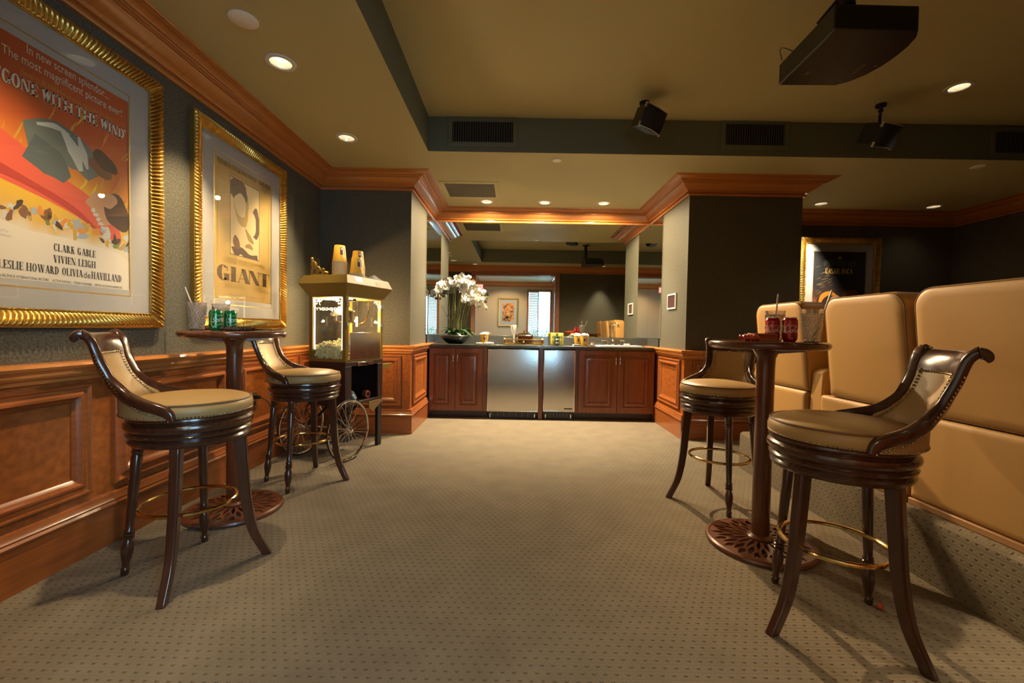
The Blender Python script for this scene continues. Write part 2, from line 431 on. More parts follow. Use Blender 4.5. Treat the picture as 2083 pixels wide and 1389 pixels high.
# ================================================================== THE ROOM
b = B().add([(-2.3, -6.5, 0), (5.7, -6.5, 0), (5.7, 5.7, 0), (-2.3, 5.7, 0)], [(0, 1, 2, 3)])
struct(b.build('floor', 'carpet', smooth=False))
# lamps let into the low ceiling: (x, y, radius of the opening)
CANS = [(-1.389, 1.552), (-1.389, 2.527), (-1.388, 3.502), (-0.359, 5.153), (0.334, 5.153), (1.035, 5.145), (3.538, 5.036), (4.883, 5.079), (2.05, 1.08), (-0.95, 1.08)]
vs, fs = holed([(XL-.05, YREAR-.05), (XR+.05, YREAR-.05), (XR+.05, Y2+.05), (XL-.05, Y2+.05)],
               [[(TX0, TY0), (TX1, TY0), (TX1, TY1), (TX0, TY1)]] + [circle(x, y, .066) for x, y in CANS], ZC)
struct(B().add(vs, fs).build('ceiling', 'ceiling', smooth=False))
TCANS = [(3.211, 3.187)]
vs, fs = holed([(TX0, TY0), (TX1, TY0), (TX1, TY1), (TX0, TY1)], [circle(x, y, .066) for x, y in TCANS], ZT)
b = B().add(vs, fs, 0)
p4 = [(TX0, TY0), (TX1, TY0), (TX1, TY1), (TX0, TY1)]
for i in range(4):
    (x0, y0), (x1, y1) = p4[i], p4[(i+1) % 4]
    b.add([(x0, y0, ZC), (x1, y1, ZC), (x1, y1, ZT), (x0, y0, ZT)], [(0, 1, 2, 3)], 1)
struct(b.build('ceiling_tray', ['ceiling', 'soffit'], smooth=False))
WT = 0.12
def wall(name, a, c, m='wallpaper'): return struct(B().box(a, c).build(name, m, smooth=False))
wall('wall_left', (XL-WT, YREAR, 0), (XL, Y1+.02, ZT+.1))
wall('wall_return_left', (XL-WT, Y1, 0), (XA, Y2+.05, ZC+.02))
wall('wall_return_right', (XB, Y1, 0), (XC, Y2+.05, ZC+.02))
wall('wall_alcove', (XA-.02, Y2, 0), (XB+.02, Y2+WT, ZC+.05))
wall('wall_back', (XC-.02, YB, 0), (XR+WT, YB+WT, ZC+.05))
wall('wall_right', (XR, YREAR, 0), (XR+WT, YB+.05, ZT+.1))
OX0, OX1, OZ = -0.97, 0.98, 2.40
b = B().box((XL-WT, YREAR-.15, 0), (OX0, YREAR, ZC+.05)).box((OX1, YREAR-.15, 0), (XR+WT, YREAR, ZC+.05)).box((OX0, YREAR-.15, OZ), (OX1, YREAR, ZC+.05))
struct(b.build('wall_rear', 'wallpaper', smooth=False))
# door casing round the opening
b = B()
for x0, x1 in ((OX0-.02, OX0+.012), (OX1-.012, OX1+.02)): b.box((x0, YREAR-.17, 0), (x1, YREAR+.02, OZ))
b.box((OX0-.10, YREAR, 0), (OX0, YREAR+.03, OZ+.10)).box((OX1, YREAR, 0), (OX1+.10, YREAR+.03, OZ+.10)).box((OX0, YREAR, OZ), (OX1, YREAR+.03, OZ+.10))
struct(b.build('trim_1', 'cherry', bevel=.004))

# crown moulding round the whole room
cp, cq = .217, .148
CROWN = [(0, -.148), (.016, -.148), (.023, -.142), (.024, -.134), (.018, -.128), (.011, -.126), (.011, -.118), (.036, -.116), (.038, -.110), (.034, -.106), (.040, -.101),
         (.056, -.094), (.074, -.084), (.090, -.072), (.102, -.060), (.108, -.050), (.122, -.050), (.122, -.042), (.134, -.041), (.138, -.036), (.133, -.032), (.143, -.030), (.150, -.022),
         (.164, -.016), (.184, -.014), (.196, -.012), (.196, -.008), (.210, -.008), (.217, -.004), (.217, .003), (0, .003)]
CPROF = [(a, ZC+z) for a, z in CROWN]
cpath = [(XL, YREAR), (XL, Y1), (XA, Y1), (XA, Y2), (XB, Y2), (XB, Y1), (XC, Y1), (XC, YB), (XR, YB), (XR, YREAR)]
struct(B().mould(cpath, CPROF, closed=True, side=-1).build('trim_2', 'crown', angle=25))

# wainscot: panelled dado with chair rail and base
RAIL = [(0, .820), (.014, .820), (.018, .835), (.030, .842), (.036, .852), (.030, .862), (.036, .870), (.048, .878), (.054, .890), (.048, .902), (.034, .906), (0, .906)]
BASE = [(0, 0), (.026, 0), (.026, .180), (.034, .186), (.036, .196), (.028, .206), (.030, .214), (.022, .226), (.018, .244), (.008, .252), (0, .252)]
PMOLD = [(0, 0), (0, .016), (.006, .022), (.014, .022), (.020, .014), (.028, .012), (.036, .014), (.046, .024), (.056, .026), (.064, .016), (.072, .010), (.084, .004), (.084, 0)]
wpath = [(XL, YREAR), (XL, Y1), (XA, Y1), (XA, Y2)]
wpath2 = [(XB, Y2), (XB, Y1), (XC, Y1), (XC, YB), (XR, YB), (XR, YREAR)]
wpath3 = [(XR, YREAR), (OX1+.1, YREAR)]
wpath4 = [(OX0-.1, YREAR), (XL, YREAR)]
n = 3
for k, wp in enumerate((wpath, wpath2, wpath3, wpath4)):
    sidename = ('left', 'right', 'rear', 'rear_left')[k]
    struct(B().mould(wp, [(0, 0), (.010, 0), (.010, .87), (0, .87)], side=-1).build('wall_wainscot_'+sidename, 'panel', smooth=False))
    struct(B().mould(wp, [(a+(.010 if a else 0), z) for a, z in RAIL], side=-1).build('trim_%d' % n, 'crown', angle=25)); n += 1
    struct(B().mould(wp, [(a+(.010 if a else 0), z) for a, z in BASE], side=-1).build('baseboard_'+sidename, 'cherry', angle=25))
def panels(o, t, nrm, spans, z0=.285, z1=.800):
    global n
    for a0, a1 in spans:
        b = B().frame(o, t, (0, 0, 1), nrm, a0, a1, z0, z1, PMOLD)
        # stiles and rails stand a little proud round the panel
        struct(b.build('trim_%d' % n, 'cherry', angle=25)); n += 1
W0 = .010
panels((XL+W0, 0, 0), (0, 1, 0), (1, 0, 0), [(.86, 1.975), (2.09, 2.93), (3.05, 3.82), (3.91, 4.28)])
panels((0, Y1-W0, 0), (1, 0, 0), (0, -1, 0), [(XL+.09, -1.145)])
panels((XA+W0, 0, 0), (0, 1, 0), (1, 0, 0), [(Y1+.07, 5.08)])
panels((XB-W0, 0, 0), (0, 1, 0), (-1, 0, 0), [(Y1+.07, 5.08)])
panels((0, Y1-W0, 0), (1, 0, 0), (0, -1, 0), [(XB+.08, 2.30), (2.40, XC-.08)])
panels((0, YREAR+W0, 0), (1, 0, 0), (0, 1, 0), [(1.0, 1.75), (1.87, 2.62), (2.74, 3.5), (3.6, 4.4), (4.5, 5.3)])
panels((0, YB-W0, 0), (1, 0, 0), (0, -1, 0), [(XC+.15, 4.0), (4.12, 5.3)])

# mirrors of the alcove
def mirror(name, a, c, label):
    return struct(B().box(a, c).build(name, 'mirror', smooth=False), label)
tag(B().box((XA+.006, Y2-.012, 1.005), (XB-.006, Y2-.004, ZC-.14)).build('wall_mirror', 'mirror', smooth=False), 'wide mirror covering the back wall of the bar alcove', 'mirror')
tag(B().box((XA+.002, 5.10, 1.005), (XA+.008, Y2-.013, ZC-.14)).build('wall_mirror', 'mirror', smooth=False), 'narrow mirror strip on the left side wall of the bar alcove behind the orchid', 'mirror')
tag(B().box((XB-.008, 5.10, 1.005), (XB-.002, Y2-.013, ZC-.14)).build('wall_mirror', 'mirror', smooth=False), 'narrow mirror strip on the right side wall of the bar alcove beside the sink', 'mirror')

# carpeted platform carrying the recliners
prof = [(0, 0), (0, .262)] + [(.03-.03*cos(a), .262+.03*sin(a)) for a in [pi/2*k/6 for k in range(1, 7)]]
b = B(); rs = []
for y in (.80, 3.45):
    rs.append([(1.84+a, y, z) for a, z in prof] + [(XR-.06, y, .292), (XR-.06, y, 0)])
b.rings(rs, True, True)
tag(b.build('seating_platform', 'carpet', angle=50), 'low carpeted platform with rounded nosing under the tan recliners', 'platform')

# ------------------------------------------------------------------ lobby behind the opening (seen in the mirror)
LX0, LX1, LY = -1.32, 1.30, -3.0
def lwall(name, a, c, m='lobby'): return struct(B().box(a, c).build(name, m, smooth=False))
lwall('wall_lobby_left', (LX0-.1, LY, 0), (LX0, YREAR-.14, 2.75))
b = B().box((LX1, LY, 0), (LX1+.1, -2.3, 2.75)).box((LX1, -.7, 0), (LX1+.1, YREAR-.14, 2.75)).box((LX1, -2.3, 2.3), (LX1+.1, -.7, 2.75)).box((LX1, -2.3, 0), (LX1+.1, -.7, .5))
struct(b.build('wall_lobby_right', 'lobby', smooth=False))
b = B().box((LX1-.03, -2.36, .46), (LX1+.005, -2.3, 2.36)).box((LX1-.03, -.7, .46), (LX1+.005, -.64, 2.36)).box((LX1-.03, -2.3, 2.3), (LX1+.005, -.7, 2.36)).box((LX1-.04, -2.3, .46), (LX1+.005, -.7, .5)).box((LX1+.03, -1.515, .5), (LX1+.06, -1.485, 2.3))
w = struct(b.build('window_2', 'cherry', bevel=.003))
B().box((LX1+.05, -2.3, .5), (LX1+.055, -.7, 2.3)).build('pane', 'glass', parent=w, smooth=False)
po = bpy.data.lights.new('window_portal', 'AREA'); po.shape = 'RECTANGLE'; po.size = 1.6; po.size_y = 1.8; po.cycles.is_portal = True
pob = bpy.data.objects.new('window_portal', po); COL.objects.link(pob); pob.location = (LX1+.09, -1.5, 1.4); pob.rotation_euler = Vector((-1, 0, 0)).to_track_quat('-Z', 'Y').to_euler()
b = B().box((LX0-.1, LY-.1, 0), (.46, LY, 2.75)).box((1.16, LY-.1, 0), (LX1+.1, LY, 2.75)).box((.46, LY-.1, 2.35), (1.16, LY, 2.75)).box((.46, LY-.1, 0), (1.16, LY, .45))
struct(b.build('wall_lobby_back', 'lobby', smooth=False))
struct(B().box((LX0-.1, LY-.1, 2.66), (LX1+.1, YREAR-.14, 2.75)).build('ceiling_lobby', 'lobby_ceiling', smooth=False))
LP = [(a*.8, 2.66+z*1.1) for a, z in CROWN]
struct(B().mould([(LX0, YREAR-.16), (LX0, LY), (LX1, LY), (LX1, YREAR-.16)], LP, side=1).build('trim_%d' % n, 'crown', angle=25)); n += 1
# window with frame, sheer blind on one half
b = B().box((.40, LY, .42), (.46, LY+.035, 2.42)).box((1.16, LY, .42), (1.22, LY+.035, 2.42)).box((.46, LY, 2.35), (1.16, LY+.035, 2.42)).box((.46, LY, .42), (1.16, LY+.05, .46)).box((.76, LY-.06, .46), (.79, LY-.02, 2.35))
w = struct(b.build('window_1', 'cherry', bevel=.003))
B().box((.46, LY-.055, .45), (1.16, LY-.05, 2.35)).build('pane', 'glass', parent=w, smooth=False)
M['blind'] = mat('sheer_blind', (0.55, 0.68, 0.72), 0.8)
M['blind'].node_tree.nodes['Principled BSDF'].inputs['Transmission Weight'].default_value = 0.0
b = B()
for k in range(46): b.box((.465, LY-.03, .47+k*.041), (.76, LY-.012, .47+k*.041+.034))
tag(b.build('window_blind', 'blind', smooth=False), 'pale slatted blind covering half of the lobby window, seen in the mirror', 'blind')
po = bpy.data.lights.new('window_portal', 'AREA'); po.shape = 'RECTANGLE'; po.size = .7; po.size_y = 1.9; po.cycles.is_portal = True
pob = bpy.data.objects.new('window_portal', po); COL.objects.link(pob); pob.location = (.81, LY-.08, 1.4); pob.rotation_euler = Vector((0, 1, 0)).to_track_quat('-Z', 'Y').to_euler()
# foliage outside
M['leaf_out'] = mat('garden_leaf', (0.10, 0.26, 0.10), 0.5, noise=.5, nscale=30)
def bush(x, y, z, r, k, label, seed):
    rnd = random.Random(seed); b = B()
    for i in range(k):
        d = Vector((rnd.gauss(0, 1), rnd.gauss(0, 1), rnd.gauss(0, 1))).normalized()*r*rnd.uniform(.55, 1)
        c = Vector((0, 0, r*1.05))+Vector((d.x, d.y, d.z))
        T = Matrix.Translation(c) @ Matrix.Rotation(rnd.uniform(0, 6), 4, 'Z') @ Matrix.Rotation(rnd.uniform(-1, 1), 4, 'X')
        b.add([(0, -.07, 0), (.035, 0, .01), (0, .07, 0), (-.035, 0, .01)], [(0, 1, 2), (0, 2, 3)], 0, T)
    root = thing('garden_shrub', label, 'shrub', (x, y, z), 0, 'shrubs outside the lobby window')
    b.build('foliage', 'leaf_out', parent=root, smooth=False)
    B().tube([(0, 0, 0), (.02, 0, r*.6), (0, .02, r*1.1)], [.03, .025, .015], 6).build('stem', 'mahogany', parent=root)
bush(1.02, -4.6, 0, .62, 420, 'leafy green shrub low outside the lobby window, seen in the mirror', 1)
bush(2.6, -5.6, 0, .85, 420, 'taller leafy tree shrub further out beyond the lobby window', 2)

# framed picture in the lobby
def lob_art():
    t = thing('framed_picture', 'matted abstract orange picture in slim gold frame, seen in the mirror', 'picture', (-.22, LY, 1.66))
    O = (0, 0, 0); tt, u, nn = (1, 0, 0), (0, 0, 1), (0, 1, 0)
    B().frame(O, tt, u, nn, -.33, .33, -.47, .47, [(0, 0), (0, .03), (.02, .035), (.045, .02), (.045, 0)]).build('frame', 'gold_side', parent=t)
    B().box((-.29, .004, -.43), (.29, .012, .43)).build('mat_board', 'matboard', parent=t, smooth=False)
    m = mat('abstract_print', (0.55, 0.22, 0.06), .6, noise=.9, nscale=9)
    b = B().box((-.19, .012, -.30), (.19, .015, .30)); rnd = random.Random(4)
    for i in range(26):
        x, z, a = rnd.uniform(-.15, .15), rnd.uniform(-.28, .25), rnd.uniform(-1.3, 1.3); l, w_ = rnd.uniform(.04, .13), rnd.uniform(.004, .014)
        c, s_ = cos(a), sin(a)
        b.add([(max(-.188, min(.188, x+px*c-pz*s_)), .0156+i*.0001, max(-.298, min(.298, z+px*s_+pz*c))) for px, pz in ((-l, -w_), (l, -w_), (l, w_), (-l, w_))], [(0, 3, 2, 1)], rnd.choice((1, 1, 2, 3)))
    b.build('print', [m, 'dark', mat('ochre_ink', (.6, .35, .05)), mat('blue_ink', (.08, .12, .3))], parent=t, smooth=False)
lob_art()
# door and exit sign on the lobby left wall
b = B().box((LX0, -2.85, 0), (LX0+.03, -2.75, 2.2)).box((LX0, -1.75, 0), (LX0+.03, -1.65, 2.2)).box((LX0, -2.85, 2.1), (LX0+.03, -1.65, 2.2))
struct(b.build('trim_%d' % n, 'crown', bevel=.004)); n += 1
d = struct(B().box((LX0+.002, -2.75, 0.01), (LX0+.02, -1.75, 2.1)).build('door_1', 'cabinet', bevel=.003))
for z in (.3, 1.1, 1.95): B().box((LX0+.02, -2.755, z-.06), (LX0+.034, -2.73, z+.06)).build('hinge', 'brass', parent=d, bevel=.002)
ex = thing('exit_sign', 'small red lit EXIT sign high on the lobby wall, seen in the mirror', 'sign', (LX0+.16, -2.2, 2.40))
B().box((-.16, -.012, -.09), (.16, .012, .09)).build('housing', emis('exit_face', (1, .25, .2), 1.2), parent=ex)
b = B(); v_, f_ = font_polys('EXIT'); put_text(b, v_, f_, (.13, .0135, 0), (-1, 0, 0), (0, 0, 1), 0, .26, -.06, .06)
b.build('lettering', emis('exit_letters', (1, .9, .85), 2.0), parent=ex, smooth=False)
B().box((-.16, -.01, .0), (-.155, .01, .03)).build('bracket', 'white', parent=ex)
spot('lobby_lamp', (-.3, -1.3, 2.6), 55, 150, .6, (1, .74, .46), .08)
spot('lobby_lamp', (-.3, -2.3, 2.6), 100, 150, .6, (1, .74, .46), .08)

# ------------------------------------------------------------------ ceiling fittings
def make_downlight(label):
    t = thing('recessed_ceiling_light', label, 'ceiling light', (0, 0, 0), 0, 'recessed ceiling lights')
    B().lathe([(.060, -.006), (.080, -.006), (.084, 0), (.084, .0005), (.060, .0005)], 32, caps=False).build('trim_ring', 'white', parent=t)
    B().lathe([(.066, -.004), (.058, .03), (.046, .085), (.044, .09)], 32, caps=False).build('reflector', 'reflector', parent=t)
    B().lathe([(.044, .085), (.030, .075), (.012, .070), (.0005, .070)], 24, caps=False).build('lamp', 'bulb', parent=t)
    return t
can_labels = ['recessed light in the left ceiling strip nearest the doorway, seen only in the mirror', 'recessed light in the left ceiling strip, the larger one above the orange poster',
    'recessed light in the left ceiling strip near the corner, above the sepia poster', 'leftmost recessed light above the bar, next to the ceiling vent',
    'middle recessed light of the three above the bar', 'rightmost recessed light of the three above the bar', 'recessed light just right of the right wallpapered pier, over the dark poster',
    'dim recessed light in the far right corner of the ceiling', 'recessed light near the rear wall seen only in the mirror', 'recessed light by the doorway seen only in the mirror']
can0 = make_downlight(can_labels[0])
# each lamp: power of its main beam, cone of that beam, power of the wide spill from its reflector
POW = [(140, 66, 0, -.25), (190, 46, 0, -.5), (160, 62, 0, -.4), (310, 98, 150, 0), (310, 98, 150, 0), (290, 98, 120, 0), (480, 64, 0, 0), (1.5, 120, 0, 0), (150, 52, 0, 0), (8, 110, 0, 0)]
for i, (x, y) in enumerate(CANS):
    c = can0 if i == 0 else dup(can0)
    c.location = (x, y, ZC); c['label'] = can_labels[i]
    spot('downlight', (x, y, ZC-.012), POW[i][0], POW[i][1], .8, aim=(POW[i][3], {8: -.12, 6: .42}.get(i, 0), -1), col=(1.0, .75, .43) if i < 3 else WARM)
    if i == 5: spot('recliner_fill_spot', (x, y, ZC-.014), 560, 52, 1.0, col=(1.0, .70, .38), aim=(.72, -3.1, -2.0))   # extra spot added in this fitting to brighten the recliners and right floor
    if POW[i][2]: spot('downlight_spill', (x, y, ZC-.010), POW[i][2], 172, .3, col=(1.0, .76, .46))
for x, y in TCANS:
    c = dup(can0, (x, y, ZT), label='recessed light in the raised tray ceiling, right of the projector'); spot('downlight', (x, y, ZT-.012), 15, 105, .5)
M['disc_white'] = mat('disc_white', (.90, .85, .79), .5)
def disc(x, y, r, label):
    t = thing('ceiling_disc', label, 'ceiling disc', (x, y, ZC), 0, 'plain discs on the ceiling')
    B().lathe([(r, 0), (r, -.006), (r*.9, -.010), (.001, -.011)], 32, caps=False).build('cover', 'disc_white', parent=t)
disc(-1.387, 2.18, .068, 'plain round cover disc on the left ceiling above the orange poster')
disc(.354, 3.883, .042, 'small plain round cover disc on the ceiling in front of the bar')
disc(4.12, 3.888, .055, 'small plain round cover disc on the ceiling at far right')
# ceiling vent over the bar
v = thing('ceiling_vent', 'dark louvred rectangular vent in the ceiling above the bar', 'vent', (-.505, 4.75, ZC))
B().frame((0, 0, 0), (1, 0, 0), (0, 1, 0), (0, 0, -1), -.315, .315, -.275, .275, [(0, 0), (0, .006), (.01, .010), (.05, .010), (.055, 0)]).build('frame', 'ceiling', parent=v)
B().box((-.27, -.23, -.004), (.27, .23, -.001)).build('backing', 'dark', parent=v)
M['slat'] = mat('vent_slat', (0.10, 0.085, 0.045), .5)
b = B()
for k in range(20): b.box((-.265, -.225+k*.0232, -.010), (.265, -.225+k*.0232+.011, -.004))
b.build('louvre', 'slat', parent=v)
M['grille'] = mat('grille_slat', (0.085, 0.085, 0.06), .5)
def grille(x, z, w, h, label):
    t = thing('wall_vent', label, 'vent', (x, TY1, z), 0, 'vents in the soffit face')
    B().frame((0, 0, 0), (1, 0, 0), (0, 0, 1), (0, -1, 0), -w/2-.045, w/2+.045, -h/2-.035, h/2+.035, [(0, 0), (0, .006), (.008, .010), (.04, .008), (.045, 0)]).build('frame', 'soffit', parent=t)
    B().box((-w/2, -.003, -h/2), (w/2, -.001, h/2)).build('backing', 'dark', parent=t)
    b = B()
    nn = int(w/.0205)
    for k in range(nn): b.box((-w/2+(k+.5)*w/nn-.0028, -.010, -h/2), (-w/2+(k+.5)*w/nn+.0028, -.004, h/2))
    b.build('fins', 'grille', parent=t)
grille(-.305, 2.783, .52, .185, 'vertical-finned vent in the soffit above the bar, leftmost of three')
grille(2.043, 2.795, .50, .19, 'vertical-finned vent in the soffit between the two black speakers')
grille(4.36, 2.765, .52, .19, 'vertical-finned vent in the soffit cut by the right edge of the photo')

# hanging loudspeakers
def speaker(loc, ax_front, ax_right, w, h, d, ceil, label, arm):
    F = Vector(ax_front).normalized(); Rr = Vector(ax_right); Rr = (Rr-F*Rr.dot(F)).normalized(); U = Rr.cross(F)
    U = -U if U.z < 0 else U
    t = thing('ceiling_speaker', label, 'speaker', loc, 0, 'hanging loudspeakers')
    T = Matrix(((Rr.x, F.x, U.x, 0), (Rr.y, F.y, U.y, 0), (Rr.z, F.z, U.z, 0), (0, 0, 0, 1)))
    B().add([(-w/2*.72, -d, -h/2*.86), (w/2*.72, -d, -h/2*.86), (w/2, 0, -h/2), (-w/2, 0, -h/2), (-w/2*.72, -d, h/2*.86), (w/2*.72, -d, h/2*.86), (w/2, 0, h/2), (-w/2, 0, h/2)],
            [(0, 3, 2, 1), (4, 5, 6, 7), (0, 1, 5, 4), (1, 2, 6, 5), (2, 3, 7, 6), (3, 0, 4, 7)], 0, T).build('cabinet', 'black', parent=t, bevel=.006)
    M['spk_cloth'] = M.get('spk_cloth') or mat('speaker_cloth', (.012, .012, .02), .7, bump=.3, bscale=600)
    g = B()
    prof = [(-w/2+.004, .001), (-w/2*.9, .016), (0, .026), (w/2*.9, .016), (w/2-.004, .001)]
    g.prism([(x, y) for x, y in prof], -h/2+.006, h/2-.006, 0, T).build('grille_cloth', 'spk_cloth', parent=t, angle=60)
    M['spk_trim'] = M.get('spk_trim') or mat('pale_metal_trim', (.55, .52, .48), .35, .6)
    for s in (-1, 1):
        B().tube([T @ Vector((-w/2, .004, s*(h/2-.003))), T @ Vector((0, .028, s*(h/2-.003))), T @ Vector((w/2, .004, s*(h/2-.003)))], .0035, 6).build('edge_trim', 'spk_trim', parent=t)
        for q in (-1, 1): B().box((q*w/2-.004, -.012, s*h/2*.84-.018), (q*w/2+.004, .004, s*h/2*.84+.018), 0, T).build('corner_clip', 'spk_trim', parent=t)
    L = Vector(loc); top = Vector((arm[0], arm[1], ceil))-L
    B().lathe([(.035, -.018), (.038, -.004), (.038, 0)], 20, T=Matrix.Translation(top)).build('ceiling_plate', 'black', parent=t)
    a0 = T @ Vector((0, -d*.6, h/2*.86))
    B().tube(catmull([top+Vector((0, 0, -.01)), top+Vector((0, 0, -.06)), (top*.25+a0*.75)+Vector((0, 0, .03)), a0-Vector((0, 0, .01))], 6), .010, 8).build('bracket_arm', 'black', parent=t)
    B().ball(top+Vector((0, 0, -.05)), .018, 8).build('swivel_joint', 'black', parent=t)
speaker((1.035, 3.33, 2.712), (.42, -.85, -.32), (.9, .42, -.18), .215, .165, .14, ZT, 'black hanging speaker with pale trim, left of the two', (1.0, 3.46))
speaker((2.80, 3.30, 2.60), (.40, -.80, -.45), (.92, .38, .08), .235, .165, .15, ZT, 'black hanging speaker on a bent arm, right of the two', (2.86, 3.44))

# projector
pj = thing('projector', 'black ceiling-hung projector with curved front, at the top right', 'projector', (1.62, 2.17, 2.45))
A_, B_, C_, D_ = (-.193, .229), (.14, .222), (.159, -.21), (-.215, -.216)
curve = [A_, (.11, .222)] + [(.11+.115*sin(a)+.02*sin(2*a), .222-.432*(1-cos(a))/2*1.0) for a in [pi*k/14 for k in range(1, 14)]] + [(.159, -.21), D_]
curve = [A_, (.115, .224), (.17, .18), (.205, .12), (.222, .05), (.226, -.03), (.218, -.10), (.20, -.16), (.163, -.21), D_, (-.206, -.12)]
B().prism(curve, 0, .112).build('body', mat('projector_shell', (.010, .0085, .008), .35), parent=pj, bevel=.008, seg=3)
top = [(x*.86-.004, y*.8) for x, y in curve]
B().prism(top, .112, .135).build('top_cover', 'black', parent=pj, bevel=.006)
B().tube([(-.13, -.17, .13), (-.13, -.17, ZT-2.45)], .032, 16).build('mount_pole', 'black', parent=pj)
B().box((-.20, -.25, ZT-2.45-.012), (-.06, -.09, ZT-2.45)).build('ceiling_plate', 'black', parent=pj, bevel=.003)
B().tube([(-.15, -.15, .18), (-.19, -.07, .12)], .012, 8).build('mount_strut', 'black', parent=pj)
T = Matrix.Translation((.215, 0, .055)) @ Matrix.Rotation(pi/2, 4, 'Y')
B().lathe([(.045, -.01), (.045, .014), (.036, .016), (.030, .008), (.001, .012)], 24, T=T, caps=False).build('lens', 'chrome', parent=pj)
lm = mat('projector_lettering', (.42, .28, .16), .4, .3)
b = B(); v_, f_ = font_polys('SONY'); put_text(b, v_, f_, (.115, .035, -.0012), (0, 1, 0), (1, 0, 0), -.0, .085, 0, .016)
b.build('lettering', lm, parent=pj, smooth=False)
b = B().add([(-.121, .10, -.001), (-.117, .10, -.001), (-.117, .112, -.001), (-.108, .112, -.001), (-.108, .10, -.001), (-.104, .10, -.001), (-.104, .13, -.001), (-.108, .13, -.001), (-.108, .116, -.001), (-.117, .116, -.001), (-.117, .13, -.001), (-.121, .13, -.001)], [tuple(range(12))])
b.build('emblem', lm, parent=pj, smooth=False)
B().ball((.185, .045, -.001), .006, 8, sz=.3).build('indicator_lamp', lm, parent=pj)
B().tube(catmull([(-.193, .10, .10), (-.225, .12, .13), (-.23, .16, .15), (-.20, .19, .11)], 6), .0025, 6).build('cable', 'black', parent=pj)

# ================================================================== FRAMED POSTERS
def gilt_frame(parent, w0, w1, h0, h1, fw, rib, o=(0, 0, 0), t=(0, 1, 0), u=(0, 0, 1), nn=(1, 0, 0)):
    """scooped gilt frame with raised ribs across the moulding"""
    o, t, u, nn = Vector(o), Vector(t), Vector(u), Vector(nn)
    prof = [(0, .002), (0, .026), (fw*.10, .036), (fw*.22, .040), (fw*.36, .039), (fw*.52, .034), (fw*.68, .027), (fw*.80, .021), (fw*.86, .019), (fw*.90, .022), (fw*.96, .022), (fw, .016), (fw, .004)]
    amp = [0, 0, .6, 1, 1, 1, 1, .8, .1, .3, .3, 0, 0]
    b = B()
    cs = [(w0, h0), (w1, h0), (w1, h1), (w0, h1)]
    ins = [(1, 1), (-1, 1), (-1, -1), (1, -1)]
    for s in range(4):
        (ax, ay), (bx, by) = cs[s], cs[(s+1) % 4]; ia, ib = ins[s], ins[(s+1) % 4]
        L = hypot(bx-ax, by-ay); K = int(round(L/rib))*6; R = []
        for k in range(K+1):
            f = k/K; row = []
            for (a, h), m in zip(prof, amp):
                x = (ax+ia[0]*a)*(1-f)+(bx+ib[0]*a)*f; y = (ay+ia[1]*a)*(1-f)+(by+ib[1]*a)*f
                ph = 2*pi*(f*L/rib+ a*4)
                edge = min(1, min(f, 1-f)*L/.03)
                hh = h+m*edge*.0085*(abs(sin(ph/2))*2-1.2)
                row.append(tuple(o+t*x+u*y+nn*hh))
            R.append(row)
        b.rings(R, False, False)
    b.build('frame', 'gold', parent=parent, angle=50)
    b = B()
    b.frame(o, t, u, nn, w0-.001, w1+.001, h0-.001, h1+.001, [(0, .0), (0, .028), (.003, .028), (.003, 0)])
    b.build('frame_edge', 'gold_side', parent=parent)
def blob(cx, cy, rx, ry, rot=0, n=26, wob=.08, seed=1):
    r = random.Random(seed); c, s = cos(rot), sin(rot); ph = [r.uniform(0, 6) for _ in range(4)]; out = []
    for i in range(n):
        a = 2*pi*i/n; k = 1+wob*(sin(2*a+ph[0])+sin(3*a+ph[1])*.7+sin(5*a+ph[2])*.5)
        x, y = rx*k*cos(a), ry*k*sin(a); out.append((cx+x*c-y*s, cy+x*s+y*c))
    return out
def ribbon(pts, w, n=8):
    """tapering brush stroke polygon through pts with widths w"""
    C = catmull([(x, y, 0) for x, y in pts], n); L, Rr = [], []
    for i, p in enumerate(C):
        t = (C[min(i+1, len(C)-1)]-C[max(i-1, 0)]).normalized(); ww = interp(i/(len(C)-1), [k/(len(w)-1) for k in range(len(w))], w)/2
        L.append((p.x-t.y*ww, p.y+t.x*ww)); Rr.append((p.x+t.y*ww, p.y-t.x*ww))
    return L, Rr
